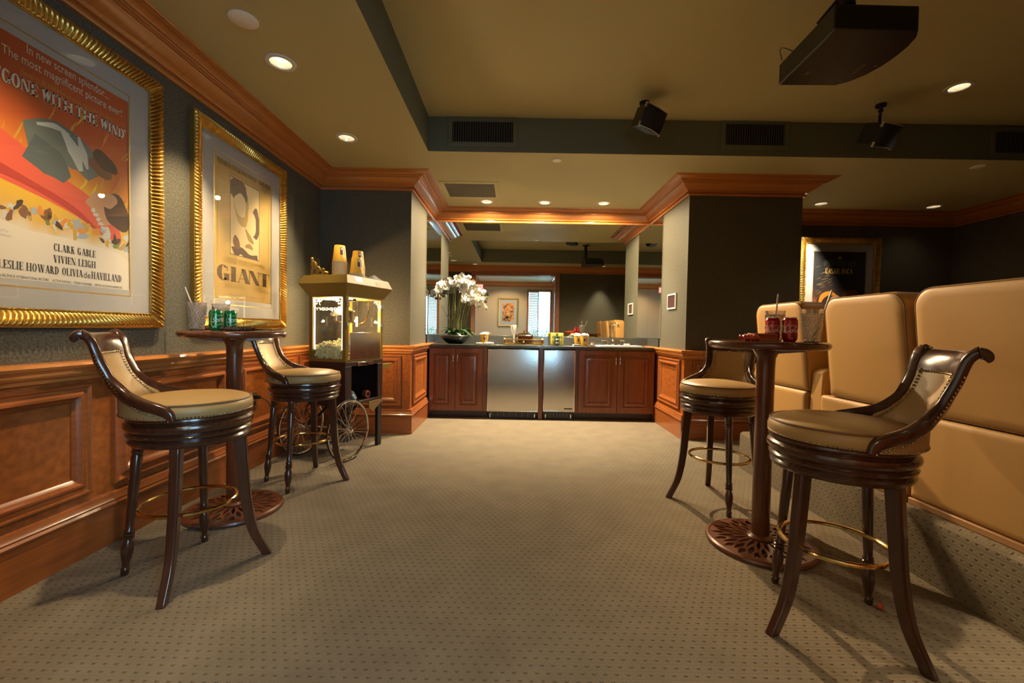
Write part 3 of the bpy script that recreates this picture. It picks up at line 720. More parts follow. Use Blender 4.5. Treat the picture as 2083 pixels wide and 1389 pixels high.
class Art:
    """flat coloured shapes printed on a sheet in the plane (t, u), each a hair above the last"""
    def __init__(s, o, t, u, n): s.o, s.t, s.u, s.n = Vector(o), Vector(t), Vector(u), Vector(n); s.b = B(); s.k = 0; s.mats = []; s.clip = None
    def mi(s, m):
        if m not in s.mats: s.mats.append(m)
        return s.mats.index(m)
    def P(s, x, y):
        if s.clip: x = max(s.clip[0], min(s.clip[1], x)); y = max(s.clip[2], min(s.clip[3], y))
        return tuple(s.o+s.t*x+s.u*y+s.n*(s.k*.000004))
    def poly(s, pts, m): s.k += 1; s.b.add([s.P(*p) for p in pts], [tuple(range(len(pts)))], s.mi(m))
    def rect(s, x0, y0, x1, y1, m): s.poly([(x0, y0), (x1, y0), (x1, y1), (x0, y1)], m)
    def stroke(s, pts, w, m):
        s.k += 1; L, R = ribbon(pts, w); n = len(L)
        s.b.add([s.P(*p) for p in L+R], [(i, i+1, n+i+1, n+i) for i in range(n-1)], s.mi(m))
    def flush(s, name, parent): return s.b.build(name, s.mats, parent=parent, smooth=False)
    def serif(s, txt, x0, x1, y0, y1, m, S=.2, h=.06, e=.06, gap=.08, name='lettering', parent=None, arch=0, W=.72):
        v_, f_, w_ = serif_text(txt, S, h, e, gap, W); s.k += 1
        b = B(); put_text(b, v_, f_, s.o+s.n*(.0008+s.k*.000004), s.t, s.u, x0, x1, y0, y1, 0, arch); return b.build(name, m, parent=parent, smooth=False)
    def sans(s, txt, x0, x1, y0, y1, m, parent=None, arch=0):
        v_, f_ = font_polys(txt); s.k += 1
        b = B(); put_text(b, v_, f_, s.o+s.n*(.0008+s.k*.000004), s.t, s.u, x0, x1, y0, y1, 0, arch); return b.build('lettering', m, parent=parent, smooth=False)
for nm, c, r in (('ink_cream', (.66, .60, .50), .6), ('ink_black', (.02, .017, .015), .6), ('ink_brown', (.085, .042, .014), .6), ('ink_coral', (.62, .085, .045), .6), ('ink_coral_deep', (.40, .03, .02), .6),
                 ('ink_grey', (.12, .15, .14), .6), ('ink_teal', (.07, .10, .105), .6), ('ink_pale', (.50, .53, .48), .6), ('ink_flesh', (.50, .27, .14), .6), ('ink_umber', (.16, .06, .025), .6), ('ink_hair', (.035, .015, .010), .6),
                 ('ink_yellow', (.70, .46, .02), .6), ('ink_orange', (.62, .22, .02), .6), ('ink_green', (.14, .20, .03), .6), ('ink_red', (.50, .02, .02), .6), ('ink_ochre', (.42, .27, .06), .6), ('ink_gold', (.52, .30, .03), .6),
                 ('ink_sepia', (.30, .17, .05), .6), ('ink_light', (.66, .50, .24), .6), ('ink_pink', (.55, .25, .18), .6), ('ink_blue', (.30, .36, .42), .6), ('ink_title', (.72, .46, .14), .6)):
    M[nm] = mat(nm, c, r)
def print_mat(name, stops, axis, lo, hi, nscale, namt, stretch=(1, 1, 1)):
    """printed sheet: colour bands along an object axis, broken up by noise"""
    m, nt, p = new_mat(name); tc = nt.nodes.new('ShaderNodeTexCoord'); sp = nt.nodes.new('ShaderNodeSeparateXYZ'); nt.links.new(tc.outputs['Object'], sp.inputs[0])
    mp = nt.nodes.new('ShaderNodeMapping'); mp.inputs['Scale'].default_value = stretch; nt.links.new(tc.outputs['Object'], mp.inputs[0])
    n = nt.nodes.new('ShaderNodeTexNoise'); n.inputs['Scale'].default_value = nscale; n.inputs['Detail'].default_value = 6; nt.links.new(mp.outputs[0], n.inputs['Vector'])
    mr = nt.nodes.new('ShaderNodeMapRange'); mr.inputs[1].default_value = lo; mr.inputs[2].default_value = hi; nt.links.new(sp.outputs[axis], mr.inputs[0])
    f = math_node(nt, 'ADD', mr.outputs[0], math_node(nt, 'MULTIPLY', math_node(nt, 'SUBTRACT', n.outputs[0], .5), namt))
    r = nt.nodes.new('ShaderNodeValToRGB'); r.color_ramp.elements.remove(r.color_ramp.elements[1]); e = r.color_ramp.elements[0]; e.position, e.color = stops[0][0], stops[0][1]+(1,)
    for pos, col in stops[1:]: q = r.color_ramp.elements.new(pos); q.color = col+(1,)
    nt.links.new(f, r.inputs[0]); nt.links.new(r.outputs[0], p.inputs['Base Color']); p.inputs['Roughness'].default_value = .6
    return m
FZ0, FZ1 = 1.056, 2.392
def poster_base(name, label, ymid, w, pw0, pw1, ph0, ph1, sheet, loc=None, rz=0, fw=.078, rib=.022):
    """local frame: t = local x (rightwards on the wall), u = z, out = -y"""
    t = thing(name, label, 'poster', loc, rz, 'framed posters in ribbed gold frames')
    T_, U_2, N_ = (1, 0, 0), (0, 0, 1), (0, -1, 0)
    h = (FZ1-FZ0)/2
    gilt_frame(t, -w/2, w/2, -h, h, fw, rib, (0, 0, 0), T_, U_2, N_)
    i = fw-.006
    b = B().frame((0, 0, 0), T_, U_2, N_, -w/2+i, w/2-i, -h+i, h-i, [(0, .004), (0, .0125), (pw0+w/2-i-.004, .0125), (pw0+w/2-i, .0100), (pw0+w/2-i, .004)])
    b.build('mat_board', 'matboard', parent=t, smooth=False)
    b = B().frame((0, 0, 0), T_, U_2, N_, pw0-.007, pw1+.007, ph0-.007, ph1+.007, [(0, .0085), (0, .0130), (.005, .0130), (.007, .009)])
    b.build('mat_bevel', 'gold_side', parent=t, smooth=False)
    B().box((pw0-.01, -.0090, ph0-.01), (pw1+.01, -.0045, ph1+.01)).build('print', sheet, parent=t, smooth=False)
    B().box((-w/2+i, -.0165, -h+i), (w/2-i, -.0150, h-i)).build('glazing', 'pane', parent=t, smooth=False)
    B().box((-w/2+.01, -.004, -h+.01), (w/2-.01, -.0005, h-.01)).build('backing', 'dark', parent=t, smooth=False)
    return t, Art((0, -.0092, 0), T_, U_2, N_)

# --- orange poster on the left wall, cut by the left edge of the photo
PW, PH = .325, .502
QW = .297
m = print_mat('flame_print', [(0, (.62, .56, .45)), (.22, (.62, .55, .42)), (.29, (.60, .36, .06)), (.40, (.66, .40, .02)), (.52, (.62, .20, .015)), (.66, (.48, .085, .012)), (1, (.40, .055, .012))], 2, -PH, PH, 7, .22, (1, 1, .5))
t1, a = poster_base('framed_poster', 'large orange and cream film poster in a ribbed gold frame, nearest on the left wall', 0, .985, -QW, QW, -PH, PH, m, (XL, 1.890, (FZ0+FZ1)/2), pi/2)
a.clip = (-QW, QW, -PH, PH)
rnd = random.Random(12)
for i in range(46):   # flame strokes
    x, y = rnd.uniform(-.32, .32), rnd.uniform(-.12, .24); l = rnd.uniform(.03, .11)
    a.stroke([(x, y), (x+l*.35+rnd.uniform(-.01, .01), y+l*.6), (x+l*.5, y+l*1.2)], [.002, rnd.uniform(.004, .014), .001], rnd.choice(['ink_yellow', 'ink_orange', 'ink_orange', 'ink_gold', 'ink_coral']))
# plain stand-in for the painted scene: sweeping brush shapes in the same colours
a.stroke([(-.325, .02), (-.2, -.02), (-.06, -.07), (.08, -.12), (.2, -.2), (.235, -.27)], [.20, .17, .13, .12, .10, .04], 'ink_coral')
a.stroke([(-.325, -.04), (-.16, -.08), (.02, -.14), (.15, -.22)], [.05, .03, .03, .01], 'ink_coral_deep')
a.stroke([(-.16, .11), (-.05, .13), (.06, .10), (.12, .03)], [.10, .17, .15, .07], 'ink_grey')
a.stroke([(-.15, .07), (-.06, .03), (.0, -.02)], [.12, .13, .05], 'ink_teal')
a.stroke([(-.02, .19), (.03, .12), (.06, .04)], [.02, .06, .02], 'ink_pale')
a.stroke([(.05, .19), (.07, .12), (.09, .06)], [.01, .04, .01], 'ink_pale')
a.stroke([(-.12, .17), (-.05, .19), (.01, .18)], [.01, .025, .01], 'ink_pale')
a.poly(blob(.155, .09, .055, .045, -.5, seed=3), 'ink_umber'); a.poly(blob(.175, .125, .062, .04, -.5, seed=4), 'ink_hair')
a.stroke([(.10, -.06), (.15, -.10), (.19, -.17)], [.08, .09, .05], 'ink_flesh')
a.poly(blob(.235, -.10, .07, .085, .4, seed=6), 'ink_hair'); a.poly(blob(.19, -.055, .045, .035, .5, seed=7), 'ink_flesh')
for k in range(9): a.poly(blob(.115+.012*k, -.12-.018*k, .012, .010, 0, 10, .2, k), 'ink_pale')
for k in range(60):
    x = rnd.uniform(-.32, .32); y = -.20-.07*(x+.3)+rnd.uniform(-.035, .03)
    a.poly(blob(x, y, rnd.uniform(.008, .028), rnd.uniform(.006, .018), rnd.uniform(0, 3), 9, .25, k), rnd.choice(['ink_green', 'ink_umber', 'ink_ochre', 'ink_gold', 'ink_pale', 'ink_blue', 'ink_orange', 'ink_hair']))
a.poly([(-.33, -.51), (.33, -.51), (.33, -.335), (.25, -.30), (.12, -.285), (0, -.275), (-.15, -.275), (-.25, -.255), (-.33, -.24)], 'ink_cream')
a.flush('artwork', t1)
a.sans('In new screen splendor...', -.153, .194, .421, .468, 'ink_cream', t1)
a.sans('The most magnificent picture ever!', -.238, .262, .372, .418, 'ink_cream', t1)
a.sans("DAVID O. SELZNICK'S", -.174, -.02, .337, .356, 'ink_gold', t1)
a.sans("PRODUCTION OF MARGARET MITCHELL'S", -.015, .21, .337, .349, 'ink_gold', t1)
a.serif('"GONE WITH THE WIND"', -.247, .281, .274, .328, 'ink_cream', .27, .10, .10, .03, parent=t1)
a.serif('CLARK GABLE', -.060, .123, -.340, -.307, 'ink_black', .2, .05, .05, .07, parent=t1, W=.5)
a.serif('VIVIEN LEIGH', -.062, .123, -.390, -.357, 'ink_black', .2, .05, .05, .07, parent=t1, W=.5)
a.serif('LESLIE HOWARD', -.258, -.041, -.440, -.406, 'ink_black', .2, .05, .05, .07, parent=t1, W=.5)
a.serif('OLIVIA', -.027, .062, -.440, -.406, 'ink_black', .2, .05, .05, .07, parent=t1, W=.5)
a.sans('de', .066, .098, -.440, -.412, 'ink_black', t1)
a.serif('HAVILLAND', .102, .254, -.440, -.406, 'ink_black', .2, .05, .05, .07, parent=t1, W=.5)
a.sans('A SELZNICK INTERNATIONAL PICTURE  .  VICTOR FLEMING  .  SIDNEY HOWARD  .  METRO-GOLDWYN-MAYER INC.', -.256, .262, -.474, -.462, 'ink_black', t1)
a.sans('STEREOPHONIC SOUND  METROCOLOR', -.103, .118, -.495, -.484, 'ink_red', t1)
a.sans('Winner of Ten', -.285, -.225, -.300, -.290, 'ink_blue', t1)
a.sans('Academy Awards', -.285, -.215, -.318, -.308, 'ink_blue', t1)

# --- sepia poster on the left wall beside the popcorn cart
m = print_mat('parchment_print', [(0, (.40, .24, .05)), (.35, (.52, .34, .09)), (.6, (.58, .40, .13)), (1, (.42, .26, .06))], 2, -PH, PH, 6, .5)
t2, a = poster_base('framed_poster', 'sepia film poster in a ribbed gold frame on the left wall behind the green cans', 0, 1.045, -PW, PW, -PH, PH, m, (XL, 3.135, (FZ0+FZ1)/2), pi/2)
a.clip = (-PW, PW, -PH, PH)
a.rect(-.168, -.152, .172, .388, 'ink_brown'); a.rect(-.163, -.147, .167, .383, 'ink_light')
a.clip = (-.163, .167, -.147, .383)
a.poly(blob(-.04, .20, .085, .13, .2, seed=2), 'ink_ochre'); a.poly(blob(-.08, .31, .11, .08, .1, seed=5), 'ink_brown'); a.poly(blob(-.055, .215, .06, .09, .2, seed=8), 'ink_light')
a.poly(blob(.125, .12, .05, .12, -.1, seed=9), 'ink_brown'); a.poly(blob(.075, .10, .055, .09, -.3, seed=10), 'ink_light'); a.stroke([(.0, .06), (.05, .0), (.1, -.03)], [.01, .05, .02], 'ink_sepia')
a.stroke([(-.14, -.14), (-.05, -.11), (.05, -.15), (.15, -.13)], [.09, .05, .06, .04], 'ink_brown'); a.poly(blob(-.10, -.06, .035, .05, .2, seed=11), 'ink_umber'); a.stroke([(.0, -.07), (.05, -.06), (.09, -.075)], [.02, .04, .02], 'ink_sepia')
a.clip = (-PW, PW, -PH, PH)
for sx in (-1, 1): a.stroke([(sx*.30, .4), (sx*.295, 0), (sx*.30, -.4)], [.001, .02, .001], 'ink_ochre')
a.flush('artwork', t2)
a.serif('ELIZABETH TAYLOR', -.294, -.052, .432, .464, 'ink_brown', .16, .08, .05, .06, parent=t2, W=.5)
a.serif('ROCK HUDSON', -.04, .134, .435, .465, 'ink_brown', .16, .08, .05, .06, parent=t2, W=.5)
a.serif('JAMES DEAN', .156, .313, .435, .468, 'ink_brown', .16, .08, .05, .06, parent=t2, W=.5)
a.sans('AND PRESENTING CARROLL BAKER  ALSO STARRING MERCEDES McCAMBRIDGE', -.16, .27, .402, .415, 'ink_sepia', t2)
a.serif('A GEORGE STEVENS PRODUCTION', -.237, .247, -.215, -.178, 'ink_ochre', .12, .08, .05, .06, parent=t2, W=.5)
a.serif('GIANT', -.30, .302, -.342, -.236, 'ink_brown', .34, .035, .07, .01, parent=t2)
a.serif('FROM THE NOVEL BY EDNA FERBER', -.216, .212, -.385, -.356, 'ink_ochre', .14, .08, .04, .06, parent=t2, W=.5)
a.sans('PRESENTED BY WARNER BROS.', -.18, .26, -.442, -.430, 'ink_sepia', t2)

# --- dark poster on the far wall
m = print_mat('night_print', [(0, (.55, .16, .01)), (.22, (.40, .12, .02)), (.42, (.06, .025, .02)), (.55, (.012, .012, .016)), (1, (.008, .009, .013))], 2, -PH, PH, 5, .35)
t3, a = poster_base('framed_poster', 'dark film poster in a ribbed gold frame on the far wall behind the recliners', 0, 1.0, -PW, PW, -PH, PH, m, (4.085, YB, 1.655), 0)
t3.location.z = (FZ0+FZ1)/2-.08
a.clip = (-PW, PW, -PH, PH)
a.poly(blob(-.13, -.16, .15, .15, .2, seed=3), 'ink_hair'); a.stroke([(-.25, -.2), (-.2, -.07), (-.1, -.03), (0, -.08)], [.02, .06, .05, .02], 'ink_orange'); a.poly(blob(-.03, -.17, .085, .11, .2, seed=6), 'ink_flesh')
a.poly(blob(.15, -.10, .10, .14, -.2, seed=8), 'ink_umber'); a.stroke([(.06, -.22), (.14, -.3), (.2, -.4)], [.05, .08, .04], 'ink_orange')
for k in range(30):
    y = rnd.uniform(-.05, .3); x = rnd.uniform(-.31, -.12); a.stroke([(x, y), (x+.04, y+.012), (x+.07, y+.03)], [.0005, .0025, .0005], 'ink_ochre')
a.poly([(-.02, .415), (0, .445), (.02, .415), (.045, .405), (-.045, .405)], 'ink_gold')
a.flush('artwork', t3)
a.serif('CASABLANCA', -.175, .165, .215, .285, 'ink_title', .2, .08, .03, .06, parent=t3, W=.5)
a.sans('HUMPHREY BOGART   INGRID BERGMAN   PAUL HENREID', -.20, .20, .315, .385, 'ink_grey', t3)

# ================================================================== BAR STOOLS
def rail_pts():
    return [(86, .231, .700), (83, .232, .728), (74, .232, .747), (62, .233, .762), (50, .234, .778), (41, .240, .794), (34, .250, .818), (29, .268, .850), (27, .282, .888), (26, .297, .928), (26, .308, .965), (26, .320, 1.005),
            (26.5, .334, 1.027), (27, .350, 1.036), (27, .363, 1.030), (27, .367, 1.017), (27, .360, 1.009)]
RZ = [.69, .778, .794, .818, .850, .888, .928, .965, 1.005]; RR = [.229, .231, .237, .247, .265, .279, .294, .305, .317]
def rofz(z): return interp(z, RZ, RR)
def pol(ph, r, z): return Vector((r*cos(radians(ph)), r*sin(radians(ph)), z))
def make_stool(label):
    t = thing('bar_stool', label, 'bar stool', (0, 0, 0), 0, 'leather bar stools')
    # --- swivel seat: an apron that carries cushion and back (own rotation)
    lift = lambda P, z0, z1, n0, n1: [(r, n0+(z-z0)*(n1-n0)/(z1-z0)) for r, z in P]
    ap = B().lathe(lift([(.05, .566), (.212, .568), (.219, .574), (.221, .582), (.216, .588), (.212, .592), (.217, .596), (.224, .600), (.226, .606), (.221, .611), (.217, .614), (.224, .620), (.231, .628), (.233, .636), (.230, .644), (.222, .650),
                    (.218, .653), (.224, .657), (.227, .662), (.226, .668), (.220, .671), (.05, .671)], .566, .671, .580, .703), 72).build('apron', 'mahogany', parent=t, angle=30)
    cu = B().lathe(lift([(.05, .671), (.224, .671), (.230, .683), (.231, .700), (.227, .716), (.221, .724), (.214, .730), (.18, .742), (.12, .750), (.06, .753), (.0005, .754)], .671, .754, .703, .782), 72, caps=False).build('cushion', 'leather', parent=ap, angle=50)
    B().tube([pol(k*6, .2215, .7555) for k in range(60)], .0045, 8, closed=True).build('welt', 'piping', parent=ap)
    pts = [pol(ph, r, z) for ph, r, z in rail_pts()]
    # rails of the back, swept with a rectangular section
    for sgn in (1, -1):
        C = catmull([Vector((p.x, p.y*sgn, p.z)) for p in pts], 6); R = []
        for i, p in enumerate(C):
            tg = (C[min(i+1, len(C)-1)]-C[max(i-1, 0)]).normalized()
            ph = atan2(p.y, p.x); out = Vector((cos(ph), sin(ph), 0)); nn = (out-tg*out.dot(tg)).normalized() if abs(out.dot(tg)) < .97 else (Vector((0, 0, 1))-tg*tg.z).normalized()
            side = tg.cross(nn).normalized()
            f = i/(len(C)-1); hh = interp(f, [0, .08, .4, .75, .9, 1], [.014, .020, .025, .023, .017, .010]); hn = interp(f, [0, .8, 1], [.017, .016, .009])
            sq = lambda v: math.copysign(abs(v)**.55, v)
            R.append([tuple(p+nn*hn*sq(cos(q))+side*hh*sq(sin(q))) for q in [2*pi*(k+.5)/16 for k in range(16)]])
        B().rings(R).build('back_rail', 'mahogany', parent=ap, angle=45)
    # leather back, inner and outer face, trimmed along the rails
    C = catmull([(ph, r, z) for ph, r, z in rail_pts()[:12]], 5)
    cols = [(c[0], c[2]) for c in C if c[2] < .985]
    cols = cols + [(cols[-1][0]*k, .980) for k in (.75, .5, .25)]
    cols = cols + [(0, .980)] + [(-p, z) for p, z in reversed(cols)]
    for nm, off in (('back_inside', -.010), ('back_outside', .014)):
        z0 = .704; rows = []
        for ph, zt in cols:
            rows.append([tuple(pol(ph, rofz(z0+(zt-z0)*k/12)+off*(1 if abs(ph) < 80 else .3), z0+(zt-z0)*k/12)) for k in range(13)])
        B().rings(rows, False, False).build(nm, 'leather', parent=ap, angle=60)
    # crest: curled wooden top strip
    sec = [(.302, .955), (.311, .985), (.321, 1.008), (.335, 1.024), (.350, 1.028), (.361, 1.020)]
    S2 = catmull([(r, z, 0) for r, z in sec], 5); ring = []
    for k, p in enumerate(S2):
        tg = (S2[min(k+1, len(S2)-1)]-S2[max(k-1, 0)]).normalized(); ring.append((p.x+tg.y*.011, p.y-tg.x*.011))
    for k in reversed(range(len(S2))):
        p = S2[k]; tg = (S2[min(k+1, len(S2)-1)]-S2[max(k-1, 0)]).normalized(); ring.append((p.x-tg.y*.011, p.y+tg.x*.011))
    B().rings([[tuple(pol(ph, r, z)) for r, z in ring] for ph in [-26+52*k/15 for k in range(16)]]).build('crest_rail', 'mahogany', parent=ap, angle=50)
    # nail heads: round the cushion, along the rails inside and out
    b = [B()]
    def nail(p, out):
        out = Vector(out).normalized(); T = Matrix.Translation(p) @ out.to_track_quat('Z', 'Y').to_matrix().to_4x4()
        b[0].lathe([(.0046, -.001), (.0043, .0015), (.0026, .0034), (.0004, .0042)], 7, T=T, caps=False)
    def run(fn, L0, step=.0125):
        prev = None; acc = 0
        for k in range(401):
            p, o_ = fn(k/400)
            if prev is None or (p-prev).length >= step: nail(p, o_); prev = p
        b[0].build('nail_trim', 'nail', parent=ap); b[0] = B()
    run(lambda f: (pol(88+f*184, .2265, .708), pol(86+f*188, 1, 0)), 0)
    run(lambda f: (pol(-80+f*160, .2425, .709), pol(-78+f*156, 1, 0)), 0)
    full = catmull([(ph, r, z) for ph, r, z in rail_pts()[:12]], 40)
    full = [c for c in full if .728 < c[2] < .970]
    for sgn in (1, -1):
        def f_out(f, s=sgn):
            c = full[int(f*(len(full)-1))]; k = min(1, max(0, (c[2]-.76)/.10)); ph = c[0]+1+6*k; z = c[2]-.028*(1-.8*k)
            return pol(s*ph, rofz(z)+.0165, z), pol(s*ph, 1, 0)
        def f_in(f, s=sgn):
            c = full[int((.28+.72*f)*(len(full)-1))]; k = min(1, max(0, (c[2]-.78)/.10)); ph = c[0]-2-4.6*k; z = c[2]-.026*(1-k)
            return pol(s*ph, rofz(z)-.0125, z), -pol(s*ph, 1, 0)
        run(f_out, 0); run(f_in, 0)
    run(lambda f: (pol(-20+40*f, rofz(.958)-.0125, .958), -pol(-26+52*f, 1, 0)), 0)
    # --- legs: two turned in front, two sabre at the back of the base
    for sgn in (1, -1):
        top = Vector((-.150, sgn*.128, .586)); bot = Vector((-.190, sgn*.1625, 0)); ax = top-bot; L = ax.length
        T = Matrix.Translation(bot) @ ax.to_track_quat('Z', 'Y').to_matrix().to_4x4()
        prof = [(.0005, 0), (.012, 0), (.015, .006), (.015, .022), (.017, .026), (.012, .034), (.013, .05), (.019, .078), (.0225, .105), (.0215, .128), (.016, .148), (.014, .154), (.020, .158), (.020, .166), (.015, .169), (.020, .173), (.020, .181), (.015, .184), (.019, .188), (.0185, .196), (.015, .202),
                (.0165, .26), (.0195, .40), (.0205, L-.075), (.017, L-.066), (.021, L-.06), (.021, L-.05), (.017, L-.046), (.022, L-.036), (.022, L)]
        B().lathe(prof, 18, T=T).build('leg', 'mahogany', parent=t, angle=40)
        path = catmull([(.125, sgn*.130, .586), (.134, sgn*.140, .42), (.140, sgn*.150, .28), (.156, sgn*.172, .13), (.190, sgn*.218, 0)], 6); R = []
        dirn = Vector((.13, .14*sgn, 0)).normalized(); lat = Vector((-dirn.y, dirn.x, 0))
        for i, p in enumerate(path):
            f = i/(len(path)-1); a_ = .019-.003*f; d_ = .024-.006*f
            R.append([tuple(p+lat*x+dirn*y) for x, y in ((-a_, -d_), (a_, -d_), (a_, d_*.7), (a_*.72, d_), (-a_*.72, d_), (-a_, d_*.7))])
        B().rings(R).build('leg', 'mahogany', parent=t, angle=30, bevel=.002)
    B().tube([Vector((-.018+.176*cos(2*pi*k/56), .176*sin(2*pi*k/56), .295)) for k in range(56)], .0085, 10, closed=True).build('foot_ring', 'brass', parent=t)
    return t, ap
def stool_at(src, loc, rz, beta, label):
    if src is None: t, ap = make_stool(label)
    else:
        t = dup(src[0], label=label); ap = [c for c in kids(t) if c.name.startswith('apron')][0]
    t.location = (loc[0], loc[1], 0); t.rotation_euler = (0, 0, radians(rz)); ap.rotation_euler = (0, 0, radians(beta-rz))
    return t, ap
st0 = stool_at(None, (-1.415, 1.872), -23.5, 205, 'tan leather bar stool nearest on the left, its back toward the orange poster')
stool_at(st0, (-1.455, 2.975), 51.6, 182, 'tan leather bar stool on the left between the round table and the popcorn cart')
stool_at(st0, (1.317, 2.749), 123.2, 50, 'tan leather bar stool on the right behind the round table, facing the camera')
stool_at(st0, (1.224, 1.602), -114.5, -20, 'tan leather bar stool nearest on the right, in front of the recliners')

# ================================================================== PUB TABLES
def make_table(label):
    t = thing('pub_table', label, 'table', (0, 0, 0), 0, 'round pub tables')
    B().lathe([(.0005, 1.008), (.245, 1.008), (.258, 1.010), (.266, 1.017), (.270, 1.027), (.268, 1.037), (.262, 1.043), (.252, 1.046), (.0005, 1.046)], 64, caps=False).build('tabletop', 'table', parent=t, angle=40)
    B().lathe([(.040, .02), (.042, .03), (.042, .91), (.044, .96), (.060, .997), (.075, 1.008)], 32).build('pole', 'table', parent=t, angle=40)
    for k in range(4):
        T = Matrix.Rotation(k*pi/2+.5, 4, 'Z')
        B().add([(.03, -.016, .982), (.03, .016, .982), (.17, .012, .999), (.17, -.012, .999), (.03, -.016, 1.008), (.03, .016, 1.008), (.172, .012, 1.008), (.172, -.012, 1.008)], [(0, 1, 2, 3), (4, 7, 6, 5), (0, 4, 5, 1), (1, 5, 6, 2), (2, 6, 7, 3), (3, 7, 4, 0)], 0, T).build('bracket_arm', 'iron', parent=t, bevel=.002)
    # pierced cast base
    holes = []
    def leaf(a, r0, r1, hw, p=1.0):
        out = []
        for k in range(7):
            f = k/6; r = r0+(r1-r0)*f; w = hw*sin(pi*f**p)
            out.append((r*cos(a)-w*sin(a), r*sin(a)+w*cos(a)))
        back = []
        for k in range(1, 6):
            f = 1-k/6; r = r0+(r1-r0)*f; w = -hw*sin(pi*f**p)
            back.append((r*cos(a)-w*sin(a), r*sin(a)+w*cos(a)))
        return out+back
    N = 18
    for k in range(N):
        a_ = 2*pi*k/N
        holes.append(leaf(a_, .062, .150, .0085, .8)); holes.append(leaf(a_+pi/N, .120, .205, .0125, .9)); holes.append(leaf(a_, .165, .232, .0145, .7))
    vs, fs = holed(circle(0, 0, .243, 72), holes, 0)
    prof_ = lambda x, y: .022+.020*max(0, 1-hypot(x, y)/.243)**1.2
    nv = len(vs); V = [(x, y, prof_(x, y)) for x, y, z in vs] + [(x, y, prof_(x, y)-.012) for x, y, z in vs]
    F = fs + [tuple(i+nv for i in f[::-1]) for f in fs]
    cnt = {}
    for f in fs:
        for i in range(len(f)):
            e = (f[i], f[(i+1) % len(f)]); cnt[e] = 1
    F += [(a_, e_, e_+nv, a_+nv) for (a_, e_) in cnt if (e_, a_) not in cnt]
    b = B().add(V, F)
    b.lathe([(.238, .002), (.254, .002), (.257, .010), (.253, .020), (.243, .026), (.234, .022), (.232, .010), (.238, .002)], 72, caps=False)
    b.lathe([(.044, .03), (.058, .036), (.062, .044), (.050, .052), (.042, .056)], 32, caps=False)
    b.build('base', 'iron', parent=t, angle=35)
    return t
tb = make_table('round dark wood pub table on the left, between the two left stools'); tb.location = (-1.62, 2.468, 0)
tb2 = dup(tb, (1.285, 2.185, 0), .3, 'round dark wood pub table on the right with red cans on it')
TOPZ = 1.046

# ================================================================== THINGS ON THE PUB TABLES
M['can_red'] = mat('red_can_paint', (.42, .012, .012), .25, .35, coat=.4)
M['can_green'] = mat('green_can_paint', (.01, .19, .055), .22, .4, coat=.4)
M['can_yellow'] = mat('yellow_can_paint', (.62, .52, .10), .3, .2, coat=.3)
M['can_dark'] = mat('dark_green_can_paint', (.02, .06, .03), .3, .2, coat=.3)
M['can_white'] = mat('can_white_ink', (.72, .70, .68), .35)
M['alu'] = mat('aluminium', (.68, .66, .63), .22, 1.0)
M['crystal'] = mat('hobnail_glass', (.97, .96, .95), .03); M['crystal'].node_tree.nodes['Principled BSDF'].inputs['Transmission Weight'].default_value = 0.88; M['crystal'].node_tree.nodes['Principled BSDF'].inputs['IOR'].default_value = 1.5
M['straw'] = mat('clear_straw', (.62, .55, .50), .3)
def make_can(name, loc, face, paint, label, cat, group=None, h=.120, r=.033, marks=None):
    t = thing(name, label, cat, loc, 0, group)
    B().lathe([(.0005, .004), (r*.62, .002), (r*.74, .0), (r*.80, .004), (r*.97, .013), (r, .018), (r, h-.020), (r*.97, h-.015), (r*.84, h-.006), (r*.80, h-.004)], 40, caps=False).build('body', paint, parent=t, angle=40)
    B().lathe([(r*.80, h-.005), (r*.83, h-.002), (r*.82, h), (r*.78, h-.001), (r*.76, h-.006), (.0005, h-.006)], 32, caps=False).build('lid', 'alu', parent=t)
    B().box((-.005, -.010, h-.006), (.005, .012, h-.0035)).build('tab', 'alu', parent=t, rot=(0, 0, 1.0), bevel=.001)
    wrap = lambda X, Y: (( r+.0005)*sin(X/r+face), -(r+.0005)*cos(X/r+face), Y)
    if marks: marks(t, wrap, r, h)
    return t
def wrap_poly(b, L, R, wrap): 
    n = len(L); b.add([wrap(x, y) for x, y in L+R], [(i, i+1, n+i+1, n+i) for i in range(n-1)])
def script_cola(t, wrap, r, h):
    """the flowing white word around a red can"""
    b = B(); z = .048
    def st(P, w): L, R = ribbon([(x*.00088, z+y*.00088) for x, y in P], [k*.00088 for k in w], 8); wrap_poly(b, L, R, wrap)
    for dx in (0, -62):
        q = lambda P: [(x+dx-8, y) for x, y in P]
        st(q([(12, 30), (6, 38), (-4, 34), (-12, 18), (-13, 4), (-6, -3), (4, 2), (10, 9)]), [1, 3, 4, 5, 5, 4, 3, 1])   # C
        st(q([(12, 30), (4, 24), (14, 33), (34, 36), (54, 28)]), [.5, 1, 3, 2.4, .6])                                       # flourish
        st(q([(22, 14), (15, 8), (14, 0), (20, -3), (26, 4), (26, 12), (21, 14)]), [2, 4, 4, 3, 4, 4, 2])                  # o
        st(q([(28, 4), (36, 18), (42, 28), (40, 31), (36, 22), (34, 6), (37, -2), (42, 2)]), [1, 2, 3, 2.5, 3.5, 4.5, 3, 1])   # l / c
        st(q([(54, 13), (47, 12), (43, 3), (46, -3), (51, 2), (55, 13), (54, 0), (58, -2), (62, 3)]), [2, 3.5, 4, 3, 3, 3.5, 4, 3, 1])   # a
    b.build('lettering', 'can_white', parent=t, smooth=False)
    b = B()
    for x in (0.004, .012): b.add([wrap(x, .014), wrap(x+.004, .014), wrap(x+.004, .020), wrap(x, .020)], [(0, 1, 2, 3)])
    b.build('fine_print', 'can_white', parent=t, smooth=False)
